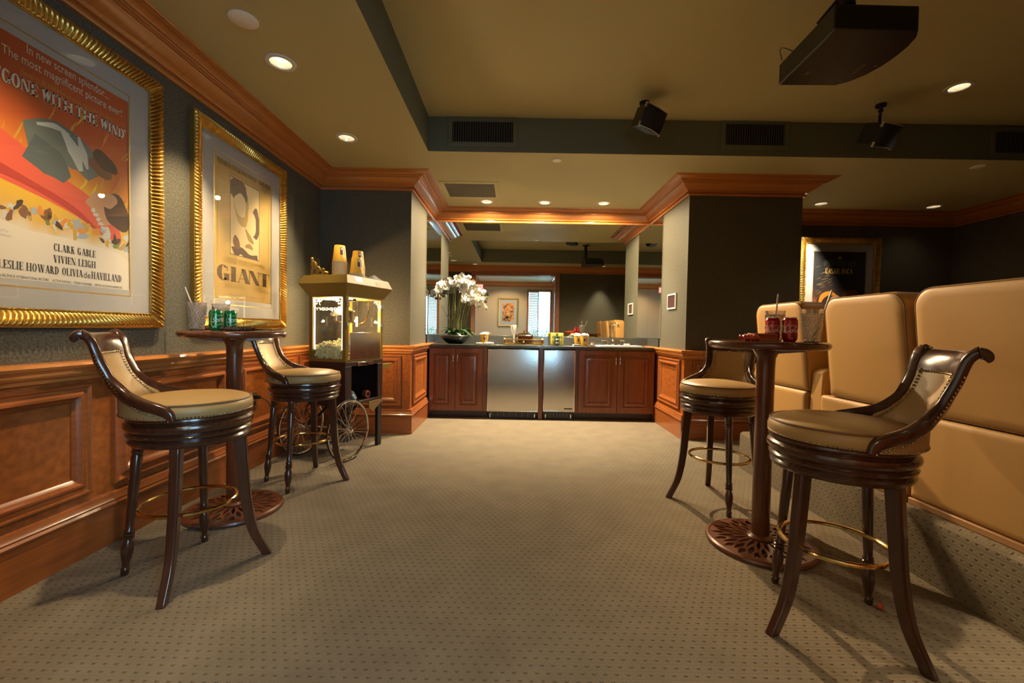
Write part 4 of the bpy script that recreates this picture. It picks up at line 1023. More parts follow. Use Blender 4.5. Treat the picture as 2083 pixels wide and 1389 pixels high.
def lemon_lime(t, wrap, r, h):
    b = B(); v_, f_ = font_polys('Sprite', shear=.35); put_text(b, v_, f_, (0, 0, 0), (1, 0, 0), (0, 1, 0), -.026, .050, .036, .075, curve=lambda X, Y: wrap(X, Y+(X+.026)*.10))
    b.build('lettering', 'can_white', parent=t, smooth=False)
    b = B()
    for P, w in (([(-.030, .098), (-.026, .082), (-.031, .060), (-.030, .040), (-.020, .018), (-.012, .030), (.01, .036), (.04, .040)], [.0012, .002, .003, .003, .004, .003, .002, .001]), ([(-.030, .098), (-.01, .086), (.02, .086), (.05, .096)], [.001, .0025, .002, .001])):
        L, R = ribbon(P, w); wrap_poly(b, L, R, wrap)
    b.build('swoosh', mat('lime_ink', (.45, .62, .25), .35), parent=t, smooth=False)
def facing(x, y): return atan2(x, y)     # rotation so the label looks back at the doorway
def can_face(x, y): return atan2(-x, y)
make_can('soda_can', (-1.664, 2.375, TOPZ), can_face(-1.664, 2.375)+.25, 'can_green', 'green soda can on the left pub table, nearer to the clear glass', 'can', 'green cans on the left table', h=.118, marks=lemon_lime)
make_can('soda_can', (-1.629, 2.445, TOPZ), can_face(-1.629, 2.445)+.35, 'can_green', 'green soda can on the left pub table, beside the candy bars, right of its twin', 'can', 'green cans on the left table', h=.118, marks=lemon_lime)
make_can('soda_can', (1.347, 2.10, TOPZ), can_face(1.347, 2.10)-.1, 'can_red', 'red soda can on the right pub table, in front beside the straw glass', 'can', 'red cans on the right table', marks=script_cola)
make_can('soda_can', (1.289, 2.145, TOPZ), can_face(1.289, 2.145), 'can_red', 'red soda can on the right pub table, between the red candy boxes and its twin', 'can', 'red cans on the right table', marks=script_cola)
def make_glass(loc, label, straw=None, h=.160):
    t = thing('hobnail_glass', label, 'glass', loc, 0, 'clear hobnail glasses')
    R0, R1 = .033, .047
    def f(u, v):
        z = .004+v*(h-.004); r = R0+(R1-R0)*(z/h); row = v*11; k = int(row)
        if z < h*.86:
            th = u*22+(.5 if k % 2 else 0); d = hypot((th-math.floor(th)-.5)*2, (row-k-.5)*2); r += .0042*sqrt(max(0, 1-min(1, d*1.05)**2))
        return (r*cos(2*pi*u), r*sin(2*pi*u), z)
    b = B().grid(f, 132, 66)
    b.lathe([(.0005, .0), (R0*.9, .0), (R0, .004)], 44, caps=False)
    b.lathe([(R1, h), (R1-.003, h), (R0-.004, .012), (.0005, .010)], 44, caps=False)
    b.build('body', 'crystal', parent=t, angle=70)
    if straw:
        s_ = tag(B().tube([(loc[0]+straw[0][0], loc[1]+straw[0][1], loc[2]+.014), (loc[0]+straw[1][0], loc[1]+straw[1][1], loc[2]+straw[1][2])], .0038, 10).build('drinking_straw', 'straw'), straw[2], 'straw', 'straws in the hobnail glasses')
    return t
make_glass((-1.825, 2.45, TOPZ), 'clear hobnail glass at the left end of the left pub table', ((.018, .01), (-.062, -.01, .245), 'pale straw leaning left out of the glass on the left pub table'))
make_glass((-1.79, 2.60, TOPZ), 'clear hobnail glass behind the green cans on the left pub table')
make_glass((1.446, 2.09, TOPZ), 'clear hobnail glass in front on the right pub table, right of the red cans', ((.004, -.012), (.092, .0, .255), 'pale straw leaning right out of the front glass on the right table'))
make_glass((1.385, 2.285, TOPZ), 'clear hobnail glass behind the red cans on the right pub table', ((.0, .01), (.012, .0, .250), 'pale upright straw in the glass behind the red cans'))
def carton(loc, rz, size, col, band, label, cat='candy', group=None, txt=None):
    t = thing('candy_box', label, cat, loc, rz, group); w, d, h = size
    B().box((-w/2, -d/2, 0), (w/2, d/2, h)).build('box', col, parent=t, bevel=.0015)
    b = B().box((-w/2*.8, -d/2-.0006, h*.30), (w/2*.8, -d/2, h*.62)); b.build('label_strip', band, parent=t, smooth=False)
    b = B().box((-w/2*.8, -d/2*.6, h), (w/2*.8, d/2*.6, h+.0004)); b.build('top_print', band, parent=t, smooth=False)
    return t
M['wrap_red'] = mat('red_wrapper', (.50, .045, .02), .3, coat=.3); M['wrap_red2'] = mat('bright_red_wrapper', (.62, .09, .03), .22, coat=.5, noise=.4, nscale=60); M['wrap_dark'] = mat('dark_wrapper_ink', (.08, .03, .015), .4); M['wrap_tan'] = mat('tan_ink', (.30, .20, .09), .4)
carton((1.225, 2.10, TOPZ), .35, (.13, .055, .018), 'wrap_red', 'wrap_tan', 'flat red candy box lying on the right pub table, bottom of the stack', group='red candy boxes')
carton((1.215, 2.10, TOPZ+.0186), .25, (.125, .055, .020), 'wrap_red', 'wrap_dark', 'flat red candy box lying on top of another on the right pub table', group='red candy boxes')
def wrapper(loc, rz, L, w, h, m, label, seed=1, stripes=None):
    """crumpled twisted wrapper"""
    r = random.Random(seed); t = thing('candy_wrapper', label, 'candy wrapper', loc, rz)
    def f(u, v):
        x = (u-.5)*L; k = .35+.65*sin(pi*min(1, max(0, (u-.08)/.84)))**.5 if .08 < u < .92 else .8
        a = 2*pi*v; j = 1+.35*(math.sin(u*37+v*23+seed)+math.sin(u*61-v*17))*.5
        return (x, cos(a)*w/2*k*(1+.2*(j-1)), max(0.0006, h/2*(1+sin(a)*k*j)))
    B().grid(f, 40, 16).build('wrapper', m, parent=t, angle=25)
    if stripes:
        b = B()
        for k in range(6):
            x = (-.4+.15*k)*L; b.add([(x, -w*.38, h*.985), (x+L*.06, -w*.38, h*.985), (x+L*.10, w*.38, h*.985), (x+L*.04, w*.38, h*.985)], [(0, 1, 2, 3)])
        b.build('stripes', stripes, parent=t, smooth=False)
    return t
wrapper((1.13, 2.07, TOPZ), -.3, .085, .05, .034, 'wrap_red2', 'shiny crumpled red candy wrapper at the left end of the red boxes', 3)
wrapper((1.165, 2.15, TOPZ), .6, .07, .035, .026, 'wrap_red2', 'shiny crumpled red candy wrapper behind the red candy boxes', 5)
wrapper((-1.545, 2.345, TOPZ), .5, .115, .036, .024, 'wrap_dark', 'dark candy bar with pale stripes in front of the green cans', 7, 'can_white')
wrapper((-1.515, 2.40, TOPZ), -.2, .105, .034, .022, 'wrap_dark', 'second dark candy bar behind the striped one on the left pub table', 9, 'wrap_tan')
tag(B().ball((1.468, 1.672, .012), .011, 8).build('red_candy', 'wrap_red2'), 'tiny red candy dropped on the carpet by the nearest right stool', 'candy')

# ================================================================== RECLINERS SEEN FROM BEHIND
def rounded(y0, y1, z0, z1, rt, rb, n=8):
    out = []
    for cy, cz, r, a0 in ((y1-rb, z0+rb, rb, -90), (y1-rt, z1-rt, rt, 0), (y0+rt, z1-rt, rt, 90), (y0+rb, z0+rb, rb, 180)):
        for k in range(n+1):
            a = radians(a0+90*k/n); out.append((cy+r*cos(a), cz+r*sin(a)))
    return out
def recliner(y0, y1, ly0, ly1, label, arms, top=1.300):
    yc = (y0+y1)/2; t = thing('recliner', label, 'recliner', (1.90, yc, .2925), 0, 'tan leather recliners in a row')
    z0 = .7205-.2925; z1 = top-.2925
    lean = lambda z: -.062*(z-z0)/(z1-z0)
    def inset(P, d):
        c0 = sum(p[0] for p in P)/len(P); c1 = sum(p[1] for p in P)/len(P); w = max(abs(p[0]-c0) for p in P); h = max(abs(p[1]-c1) for p in P)
        return [(c0+(p[0]-c0)*(1-d/w), c1+(p[1]-c1)*(1-d/h)) for p in P]
    O = rounded(y0-yc, y1-yc, z0, z1, .085, .012)
    rings = []
    for d, x in ((.05, -.006), (.022, -.004), (.008, .002), (0, .012), (-.002, .03), (0, .16), (.012, .19), (.05, .20)):
        rings.append([(x+lean(z), y, z) for y, z in inset(O, d)])
    B().rings(rings).build('backrest', 'leather_seat', parent=t, angle=50)
    P = inset(O, .005)
    B().tube([(.003+lean(z), y, z) for y, z in P], .0027, 6, closed=True).build('piping', 'piping', parent=t)
    O = rounded(ly0-yc, ly1-yc, .03, z0-.004, .02, .008)
    rings = [[(x, y, z) for y, z in inset(O, d)] for d, x in ((.03, -.012), (.012, -.010), (.003, -.002), (0, .008), (0, .15), (.01, .155))]
    B().rings(rings).build('lower_back', 'leather_seat', parent=t, angle=50)
    B().box((-.018, ly0-yc+.004, 0), (.15, ly1-yc-.004, .030)).build('base_trim', 'kick', parent=t, bevel=.004)
    B().box((.16, y0-yc+.01, .02), (.80, y1-yc-.01, .40)).build('seat', 'leather_seat', parent=t, bevel=.03, seg=4)
    for a0, a1 in arms:
        b = B(); sec = [(.0, .0), (.72, 0), (.72, .50), (.10, .58), (.035, .575), (.015, .55)]
        b.rings([[(x, yy-yc, z) for x, z in sec] for yy in (a0, a1)]).build('armrest', 'leather_seat', parent=t, bevel=.012, seg=3)
M['kick'] = mat('tan_base_trim', (.36, .19, .075), .45)
recliner(2.755, 3.29, 2.765, 3.30, 'tan leather recliner farthest away, behind the table with red cans', [(2.648, 2.755), (3.305, 3.41)])
recliner(2.04, 2.568, 2.035, 2.64, 'tan leather recliner in the middle of the row of three', [])
recliner(1.455, 1.996, 1.45, 2.025, 'tan leather recliner nearest in the row, cut by the right edge of the photo', [(1.34, 1.445)], top=1.305)

# ================================================================== POPCORN CART
M['olive'] = mat('olive_gold_enamel', (.185, .118, .020), .42, spec=.3)
M['cartwood'] = mat('dark_cart_wood', (.025, .010, .008), .35)
CZ = .79
cart = thing('popcorn_cart', 'old-style popcorn machine on a dark cart with spoked wheels, in the left corner', 'popcorn cart', (-1.368, 3.463, 0), atan2(-.312, .95))
W_, D_ = .374, .50
# cart body: an open shelf towards the bar side
b = B().box((-W_, 0, .42), (0, D_, .45)).box((-W_, 0, .755), (0, D_, CZ)).box((-W_, 0, .45), (-W_+.02, D_, .755)).box((-W_+.02, 0, .45), (0, .02, .755)).box((-W_+.02, D_-.03, .45), (0, D_, .755)).box((-.02, .02, .45), (0, .075, .755)).box((-.02, D_-.07, .45), (0, D_-.03, .755))
b.build('cart_body', 'cartwood', parent=cart, bevel=.003)
dr = B().box((0, .15, .752), (.008, .36, .783)).build('drawer', 'steel', parent=cart, bevel=.002)
B().lathe([(.005, 0), (.006, .01), (.012, .016), (.010, .022), (.001, .024)], 14, T=Matrix.Translation((.008, .255, .767)) @ Matrix.Rotation(pi/2, 4, 'Y'), caps=False).build('knob', 'black', parent=dr)
for x in (-.035, -W_+.005): B().box((x, D_-.06, 0), (x+.03, D_-.005, .42)).build('leg', 'black', parent=cart, bevel=.003)
b = B().box((-.002, D_-.20, .395), (.006, D_-.0, .425)); b.rings([[(x, D_-.03, .395), (x, D_-.20, .395), (x, D_-.20, .375), (x, D_-.15, .33)] for x in (-.002, .006)])
b.build('corner_bracket', 'brass_dull', parent=cart) if False else b.build('corner_bracket', mat('dull_brass', (.24, .16, .07), .4, .6), parent=cart, bevel=.001)
B().rings([[(x, D_+y, z) for y, z in ((0, .70), (.05, .695), (.15, .715), (.16, .735), (.15, .745), (0, .745))] for x in (-.03, -.005)]).build('push_handle', 'olive', parent=cart, bevel=.003)
for x in (-W_+.03, -.06): B().tube([(x, .06, .42), (x, -.03, .25)], .014, 8).tube([(x, .25, .42), (x, -.03, .25)], .012, 8).build('axle_strut', 'black', parent=cart)
B().tube([(.085, -.03, .25), (-.44, -.03, .25)], .010, 10).build('axle', 'chrome', parent=cart)
def make_wheel(x):
    T = Matrix.Rotation(pi/2, 4, 'Y')
    def circ(r, n): return [(0, r*cos(2*pi*k/n), r*sin(2*pi*k/n)) for k in range(n)]
    w = B().tube(circ(.236, 56), .009, 8, closed=True).build('wheel', 'chrome', parent=cart, loc=(x, -.03, .2505))
    B().tube(circ(.2425, 56), .0075, 8, closed=True).build('tyre', 'black', parent=w)
    B().lathe([(.001, -.036), (.010, -.036), (.010, -.026), (.022, -.022), (.022, -.018), (.012, -.014), (.012, .014), (.022, .018), (.022, .022), (.010, .026), (.010, .036), (.001, .036)], 20, T=T, caps=False).build('hub', 'chrome', parent=w)
    sp = B().tube([(.018, .02, 0), (0, .232*cos(.16), .232*sin(.16))], .0016, 5).build('spoke', 'alu', parent=w)
    sq = B().tube([(-.018, .02, 0), (0, .232*cos(.16), -.232*sin(.16))], .0016, 5).build('spoke', 'alu', parent=w)
    for k in range(1, 14):
        for q in (sp, sq): copy_part(q, rot=(2*pi*k/14+(.11 if q is sq else 0), 0, 0))
    return w
make_wheel(.062); make_wheel(-.412)
# machine: base, four posts, mansard canopy
b = B().box((-W_, 0, CZ), (0, D_, CZ+.022)).box((-W_, 0, 1.325), (0, D_, 1.345))
for x in (-W_, -.034):
    for y in (0, D_-.034): b.box((x, y, CZ+.022), (x+.034, y+.034, 1.325))
b.build('cabinet_frame', 'olive', parent=cart, bevel=.002)
sq4 = lambda e, z: [(-W_-e, -e, z), (e, -e, z), (e, D_+e, z), (-W_-e, D_+e, z)]
B().rings([sq4(.004, 1.338), sq4(.058, 1.432), sq4(.030, 1.503)]).build('canopy', 'olive', parent=cart, smooth=False, bevel=.002)
M['etch'] = bpy.data.materials.new('etched_white'); M['etch'].use_nodes = True
_nt = M['etch'].node_tree; _nt.nodes.remove(_nt.nodes['Principled BSDF'])
_tr = _nt.nodes.new('ShaderNodeBsdfTranslucent'); _tr.inputs[0].default_value = (.95, .92, .85, 1); _df = _nt.nodes.new('ShaderNodeBsdfDiffuse'); _df.inputs[0].default_value = (.9, .88, .82, 1)
_mx = _nt.nodes.new('ShaderNodeMixShader'); _mx.inputs[0].default_value = .35
_nt.links.new(_tr.outputs[0], _mx.inputs[1]); _nt.links.new(_df.outputs[0], _mx.inputs[2]); _nt.links.new(_mx.outputs[0], _nt.nodes['Material Output'].inputs[0])
gl = B().add([(-W_+.034, .006, CZ+.022), (-.034, .006, CZ+.022), (-.034, .006, 1.325), (-W_+.034, .006, 1.325)], [(0, 1, 2, 3)]).build('front_pane', 'glass', parent=cart, smooth=False)
B().add([(-.006, .034, 1.03), (-.006, D_-.034, 1.03), (-.006, D_-.034, 1.325), (-.006, .034, 1.325)], [(0, 1, 2, 3)]).build('door_pane', 'glass', parent=cart, smooth=False)
B().add([(-W_+.006, .034, CZ+.022), (-W_+.006, D_-.034, CZ+.022), (-W_+.006, D_-.034, 1.325), (-W_+.006, .034, 1.325)], [(0, 1, 2, 3)]).build('side_pane', 'glass', parent=cart, smooth=False)
B().add([(-W_+.034, D_-.006, CZ+.022), (-.034, D_-.006, CZ+.022), (-.034, D_-.006, 1.325), (-W_+.034, D_-.006, 1.325)], [(0, 1, 2, 3)]).build('rear_pane', 'glass', parent=cart, smooth=False)
def scroll(b, o, t, u, sx, s):
    """etched corner scrollwork"""
    o, t, u = Vector(o), Vector(t)*sx, Vector(u)
    C = [[(0, 0), (.3, .02), (.55, -.1), (.6, -.3), (.45, -.4), (.36, -.28)], [(.05, -.05), (.12, -.4), (.3, -.62), (.5, -.6), (.52, -.48)], [(.0, -.1), (.05, -.6), (.1, -1.0), (.22, -1.2), (.3, -1.1)], [(.1, 0), (.6, .0), (1.0, -.08), (1.15, -.22), (1.05, -.3)], [(.6, -.05), (.8, -.2), (.78, -.35), (.66, -.36)]]
    for P in C:
        L, R = ribbon([(x*s, y*s) for x, y in P], [.09*s, .13*s, .05*s]); n_ = len(L)
        b.add([tuple(o+t*x+u*y) for x, y in L+R], [(i, i+1, n_+i+1, n_+i) for i in range(n_-1)])
b = B()
scroll(b, (-W_+.042, .0035, 1.315), (1, 0, 0), (0, 0, 1), 1, .075); scroll(b, (-.042, .0035, 1.315), (1, 0, 0), (0, 0, 1), -1, .075)
scroll(b, (-W_+.10, .0035, 1.315), (1, 0, 0), (0, 0, 1), 1, .045)
b.build('etched_scroll', 'etch', parent=cart, smooth=False)
b = B(); v_, f_ = font_polys('Popcorn'); put_text(b, v_, f_, (-.05, .0035, 1.205), (-1, 0, 0), (0, 0, 1), 0, .27, 0, .042); b.build('lettering', 'etch', parent=cart, smooth=False)
b = B(); scroll(b, (-.0035, D_-.042, 1.315), (0, 1, 0), (0, 0, 1), -1, .075); b.build('etched_scroll', 'etch', parent=cart, smooth=False)
# bright edge strips of the front pane
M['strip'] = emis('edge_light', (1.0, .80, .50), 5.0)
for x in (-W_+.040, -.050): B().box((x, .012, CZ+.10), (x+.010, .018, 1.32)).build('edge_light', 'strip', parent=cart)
B().box((-W_+.06, .10, 1.310), (-.06, .16, 1.322)).build('heat_lamp', emis('heat_lamp', (1.0, .78, .45), 7.0), parent=cart)
pl2 = bpy.data.lights.new('cart_heat_lamp', 'POINT'); pl2.energy = 16; pl2.color = (1, .74, .40); pl2.shadow_soft_size = .012
po2 = bpy.data.objects.new('cart_heat_lamp', pl2); COL.objects.link(po2); po2.parent = cart; po2.location = (-W_/2, .10, 1.27)
pl = bpy.data.lights.new('cart_fill_light', 'POINT'); pl.energy = 24; pl.color = (1, .66, .32); pl.shadow_soft_size = .012  # fill light added low in the machine to throw warm light towards the recliners
po_ = bpy.data.objects.new('cart_fill_light', pl); COL.objects.link(po_); po_.parent = cart; po_.location = (-.155, .385, 1.13)
B().tube([(-.20, .385, 1.085), (-.20, .385, 1.175)], .010, 12).build('added_glow_tube', emis('added_glow_tube', (1.0, .70, .36), 3.0), parent=cart).visible_shadow = True  # made-up glowing tube, put in to go with the added fill light
B().tube([(-.20, .385, 1.175), (-.20, .385, 1.325)], .006, 8).build('added_tube_stem', 'steel', parent=cart)  # made-up stem holding the added tube
# steel lower panel of the door side, hinges, kettle
B().box((.001, .045, CZ+.015), (.007, D_-.05, 1.035)).build('door_panel', 'steel', parent=cart, bevel=.002)
for z in (1.10, 1.265):
    B().box((.0, .012, z-.02), (.008, .03, z+.02)).build('hinge', 'chrome', parent=cart, bevel=.001)
    B().box((.0, D_-.045, z-.018), (.010, D_+.004, z+.018)).build('hinge', 'chrome', parent=cart, bevel=.001)
T = Matrix.Translation((-.19, .21, 1.13))
B().lathe([(.001, -.02), (.075, -.015), (.088, .0), (.088, .085), (.093, .090), (.088, .094)], 28, T=T, caps=False).build('kettle', 'steel', parent=cart)
B().lathe([(.093, .096), (.07, .115), (.03, .128), (.001, .130)], 28, T=T @ Matrix.Rotation(.5, 4, 'X'), caps=False).build('kettle_lid', 'alu', parent=cart)
B().tube(catmull([(-.09, .40, 1.32), (-.085, .40, 1.22), (-.09, .36, 1.13), (-.11, .29, 1.10)], 6), .006, 8).build('kettle_arm', 'brass', parent=cart)
B().box((-.20, .20, 1.26), (-.16, .24, 1.325)).build('kettle_hanger', 'steel', parent=cart)
B().box((-.12, .06, 1.30), (-.06, .20, 1.322)).build('switch_box', 'black', parent=cart, bevel=.002)
B().box((-.0595, .09, 1.308), (-.058, .10, 1.314)).build('pilot_light', emis('green_pilot', (.1, 1, .35), 4.0), parent=cart)
# popcorn heaped inside
M['popcorn'] = mat('popped_corn', (.86, .70, .34), .8, noise=.45, nscale=60)
rnd = random.Random(21); b = B()
for k in range(950):
    x = rnd.uniform(-W_+.034, -.034); y = rnd.uniform(.024, .075) if k % 2 else rnd.uniform(.024, D_-.045); top_ = .125+.018*sin(x*26+1)+.014*sin(y*19+x*9)
    z = CZ+.030+rnd.random()**.75*top_
    for j in range(4): b.ball((x+rnd.uniform(-.0075, .0075), max(y+rnd.uniform(-.006, .006), .021), z+rnd.uniform(-.007, .007)), rnd.uniform(.0045, .0085), 4)
pc = b.build('popcorn', 'popcorn', loc=(-1.368, 3.463, 0), rot=(0, 0, atan2(-.312, .95)))
tag(pc, 'yellow heap of popcorn behind the lit glass of the popcorn machine', 'popcorn', kind='stuff')
# stickers
b = B().add([(.055*1-.02, .085, 1.452), (.055-.02, .16, 1.452), (.040-.012, .16, 1.488), (.040-.012, .085, 1.488)], [(0, 1, 2, 3)])
def stick(y0, y1, z0, z1, m, nm):
    xx = lambda z: .058+(z-1.432)/(1.503-1.432)*(.030-.058)+.0012
    return B().add([(xx(z0), y0, z0), (xx(z0), y1, z0), (xx(z1), y1, z1), (xx(z1), y0, z1)], [(0, 1, 2, 3)]).build(nm, m, parent=cart, smooth=False)
stick(.055, .145, 1.455, 1.494, 'can_white', 'sticker'); stick(.33, .40, 1.448, 1.480, mat('pink_sticker', (.55, .40, .30), .6), 'sticker')
# things on top and on the shelf (their own things)
cartT = Matrix.Translation((-1.368, 3.463, 0)) @ Matrix.Rotation(atan2(-.312, .95), 4, 'Z')
def cp_(x, y, z): v = cartT @ Vector((x, y, z)); return (v.x, v.y, v.z)
M['cup_yellow'] = mat('yellow_cup', (.66, .38, .035), .5); M['cup_white'] = mat('cup_white', (.72, .66, .55), .5); M['cup_maroon'] = mat('cup_maroon', (.12, .04, .035), .5)
def make_cup(label, loc, h=.142, r0=.058, r1=.043, inverted=True, rz=0, group=None):
    t = thing('popcorn_cup', label, 'paper cup', loc, rz, group)
    s = (lambda z: z) if inverted else (lambda z: h-z)
    prof = [(r0, s(0)), (r0, s(.008)), (r1, s(h-.004)), (r1-.002, s(h)), (r1-.005, s(h-.006)), (.001, s(h-.006))]
    B().lathe(prof, 36, caps=False).build('cup', 'cup_yellow', parent=t, angle=40)
    B().lathe([(r0-.001, s(0)), (r0+.0035, s(.0005)), (r0+.0035, s(.0032)), (r0-.001, s(.004))], 36, caps=False).build('rim', 'cup_white', parent=t)
    return t
def cup_print(t, h=.142, r0=.058, r1=.043, inv=True, face=0.0):
    rr = lambda z: (r0+(r1-r0)*(z/h if inv else 1-z/h))+.0007
    P = lambda a, z: (rr(z)*sin(a+face), -rr(z)*cos(a+face), z)
    def patch(nm, m, quads):
        b = B()
        for q in quads:
            n_ = 5; (a0, z0), (a1, z1), (a2, z2), (a3, z3) = q
            top = [(a3+(a2-a3)*k/n_, z3+(z2-z3)*k/n_) for k in range(n_+1)]; bot = [(a0+(a1-a0)*k/n_, z0+(z1-z0)*k/n_) for k in range(n_+1)]
            b.add([P(*p) for p in bot]+[P(*p) for p in top], [(k, k+1, n_+2+k, n_+1+k) for k in range(n_)])
        b.build(nm, m, parent=t, smooth=False)
    s = (lambda z: z*h)
    patch('print_panel', 'cup_maroon', [((.1, s(.42)), (.95, s(.42)), (.95, s(.86)), (.1, s(.86)))])
    patch('print_stripe', 'cup_white', [((-.9, s(.02)), (-.75, s(.02)), (.15, s(.42)), (.05, s(.42))), ((.55, s(.25)), (.75, s(.25)), (.75, s(.92)), (.55, s(.92))), ((.2, s(.70)), (.5, s(.70)), (.5, s(.84)), (.2, s(.84)))])
cup_face = can_face(-1.3, 3.5)
def cup_stack(x, y, n_, where, hz=.0074):
    c0 = None
    for k in range(n_):
        lab = 'top cup of the %s stack of yellow popcorn cups on the popcorn machine' % where if k == n_-1 else 'yellow paper cup nested under the top one in the %s cup stack' % where
        loc = cp_(x, y, 1.503+k*hz)
        g = 'yellow cups nested in the %s stack' % where if k < n_-1 else None
        if k == n_-1: c = make_cup(lab, loc); cup_print(c, face=cup_face)
        elif c0 is None: c0 = c = make_cup(lab, loc, group=g)
        else: c = dup(c0, loc)
cup_stack(-.185, .14, 18, 'tall left'); cup_stack(-.125, .30, 15, 'rear right'); cup_stack(-.055, .20, 5, 'short front')
M['ornament'] = mat('cast_gold_ornament', (.30, .19, .04), .4, .8)
or_ = thing('cast_ornament', 'small cast gold scroll ornament on the left corner of the popcorn machine roof', 'ornament', cp_(-.335, .06, 1.503), -.2)
b = B()
def curl(c, r, a0, a1, th, z0=0):
    return [(c[0]+(r*(1-.5*k/14))*cos(a0+(a1-a0)*k/14), z0, c[1]+(r*(1-.5*k/14))*sin(a0+(a1-a0)*k/14)) for k in range(15)]
for c, r, a0, a1 in (((-.045, .045), .038, -1.5, 4.2), ((-.05, .10), .03, -1, 4.5), ((.02, .03), .03, 4.5, -1.2), ((.065, .022), .024, 4.5, -1.2), ((-.005, .06), .02, -1, 4)):
    b.tube(curl(c, r, a0, a1, .008), [.011-.0004*k for k in range(15)], 8)
b.tube(catmull([(-.07, 0, .0), (-.055, 0, .06), (-.052, 0, .11), (-.06, 0, .145)], 6), .010, 8).tube(catmull([(-.05, 0, .012), (.02, 0, .012), (.09, 0, .008)], 6), .010, 8)
b.build('scrollwork', 'ornament', parent=or_)
for c in ((-.060, .150), (.0, .075), (.045, .06), (.085, .03), (-.03, .09)): B().ball((c[0], 0, c[1]), .013, 8).build('bud', 'ornament', parent=or_)
def sheet(loc, rz, w, d, amp, m, label, name='plastic_sleeve'):
    f = lambda u, v: ((u-.5)*w, (v-.5)*d, .003+amp*(sin(u*5+v*2)**2)*sin(pi*v)+amp*.4*sin(u*11))
    g = lambda u, v: tuple(c-(.002 if i == 2 else 0) for i, c in enumerate(f(u, v)))
    b = B().grid(f, 16, 16).grid(g, 16, 16); o = b.build(name, m, loc=loc, rot=(0, 0, rz)); return tag(o, label, 'papers')
sheet(cp_(-.09, .43, 1.507), -.5, .20, .17, .030, mat('clear_plastic', (.45, .45, .45), .15, coat=.5), 'crumpled clear plastic sleeve lying on the right of the popcorn machine roof')
M['bag'] = mat('striped_cloth', (.16, .20, .24), .6, noise=.8, nscale=18)
bg = thing('folded_bag', 'folded blue-grey patterned bag on the open shelf of the popcorn cart', 'bag', cp_(-.13, .17, .452), .3)
for k in range(3): B().grid(lambda u, v, k=k: ((u-.5)*(.17-.02*k), (v-.5)*.15, .0+.028*(k+1)*(1-.35*abs(2*u-1)**3)*(1-.3*abs(2*v-1)**3)+.004*sin(u*20+v*9)), 14, 14).box((-.075+.01*k, -.065, k*.024), (.075-.01*k, .065, k*.024+.020)).build('fold', 'bag', parent=bg)
rl = thing('ribbon_roll', 'roll of red and black ribbon on the open shelf of the popcorn cart', 'ribbon', cp_(-.05, .33, .486), -.3)
B().lathe([(.034, -.02), (.034, .02), (.030, .022), (.020, .022), (.016, .02), (.016, -.02), (.030, -.022), (.034, -.02)], 24, T=Matrix.Rotation(pi/2, 4, 'Y'), caps=False).build('roll', 'wrap_dark', parent=rl)
B().lathe([(.0345, .010), (.0345, .018), (.028, .0225), (.024, .0225)], 24, T=Matrix.Rotation(pi/2, 4, 'Y'), caps=False).build('band', 'wrap_red', parent=rl)
# wall outlet with plug and cord
ou = thing('wall_outlet', 'bronze outlet plate on the wainscot behind the left stool', 'outlet', (XL+.0105, 3.235, .51), 0)
B().box((0, -.038, -.062), (.006, .038, .062)).build('plate', mat('bronze_plate', (.30, .16, .05), .35, .7), parent=ou, bevel=.002)
for z in (-.025, .025): B().box((.006, -.016, z-.014), (.008, .016, z+.014)).build('socket', 'dark', parent=ou)
cd = thing('power_cord', 'black plug and cord running from the wall outlet to the popcorn cart', 'cord', (0, 0, 0), 0)
B().box((XL+.0185, 3.222, .520), (XL+.06, 3.248, .548)).build('plug', 'black', parent=cd, bevel=.004)
c1 = cp_(-.382, .03, .46)
B().tube(catmull([(XL+.06, 3.235, .534), (XL+.12, 3.235, .50), (XL+.17, 3.30, .36), (c1[0]-.08, c1[1]-.02, .31), (c1[0]-.02, c1[1], .42), c1], 8), .004, 8).build('cable', 'black', parent=cd)

# ================================================================== BAR ALCOVE
CY, CT = 5.16, .897
DOOR = [(0, 0), (0, .006), (.010, .012), (.020, .0005), (.029, .0005), (.034, .011), (.054, .016), (.062, .016), (.062, 0)]
def cab_door(parent, x0, x1, z0, z1, handle):
    y = CY
    d = B().box((x0, y, z0), (x1, y+.02, z1)).build('door', 'cabinet', parent=parent, bevel=.0025)
    B().frame((0, y, 0), (1, 0, 0), (0, 0, 1), (0, -1, 0), x0+.052, x1-.052, z0+.058, z1-.058, DOOR).build('raised_panel', 'cabinet', parent=d, angle=25)
    hx = x1-.022 if handle == 'r' else x0+.022
    B().tube([(hx, y, z1-.075), (hx, y-.024, z1-.075), (hx, y-.026, z1-.080), (hx, y-.026, z1-.150), (hx, y-.024, z1-.155), (hx, y, z1-.155)], .0045, 8).build('handle', 'chrome', parent=d)
def cabinet(name, x0, x1, doors, label):
    t = thing(name, label, 'cabinet', (0, 0, 0), 0, None)
    B().box((x0, CY+.021, .085), (x1, CY+.04, CT-.037)).box((x0, CY+.04, .085), (x0+.018, Y2-.02, CT-.037)).box((x1-.018, CY+.04, .085), (x1, Y2-.02, CT-.037)).box((x0+.018, CY+.04, .085), (x1-.018, Y2-.02, .103)).build('carcass', 'cabinet', parent=t, bevel=.002)
    B().box((x0, CY+.075, 0), (x1, Y2-.02, .084)).build('toe_kick', 'cartwood', parent=t, smooth=False)
    for a0, a1, h in doors: cab_door(t, a0, a1, .095, CT-.050, h)
    return t
cabinet('base_cabinet', XA+.036, -.322, [(-1.022, -.709, 'r'), (-.703, -.375, 'l')], 'cherry base cabinet with two narrow doors below the orchid, left end of the bar')
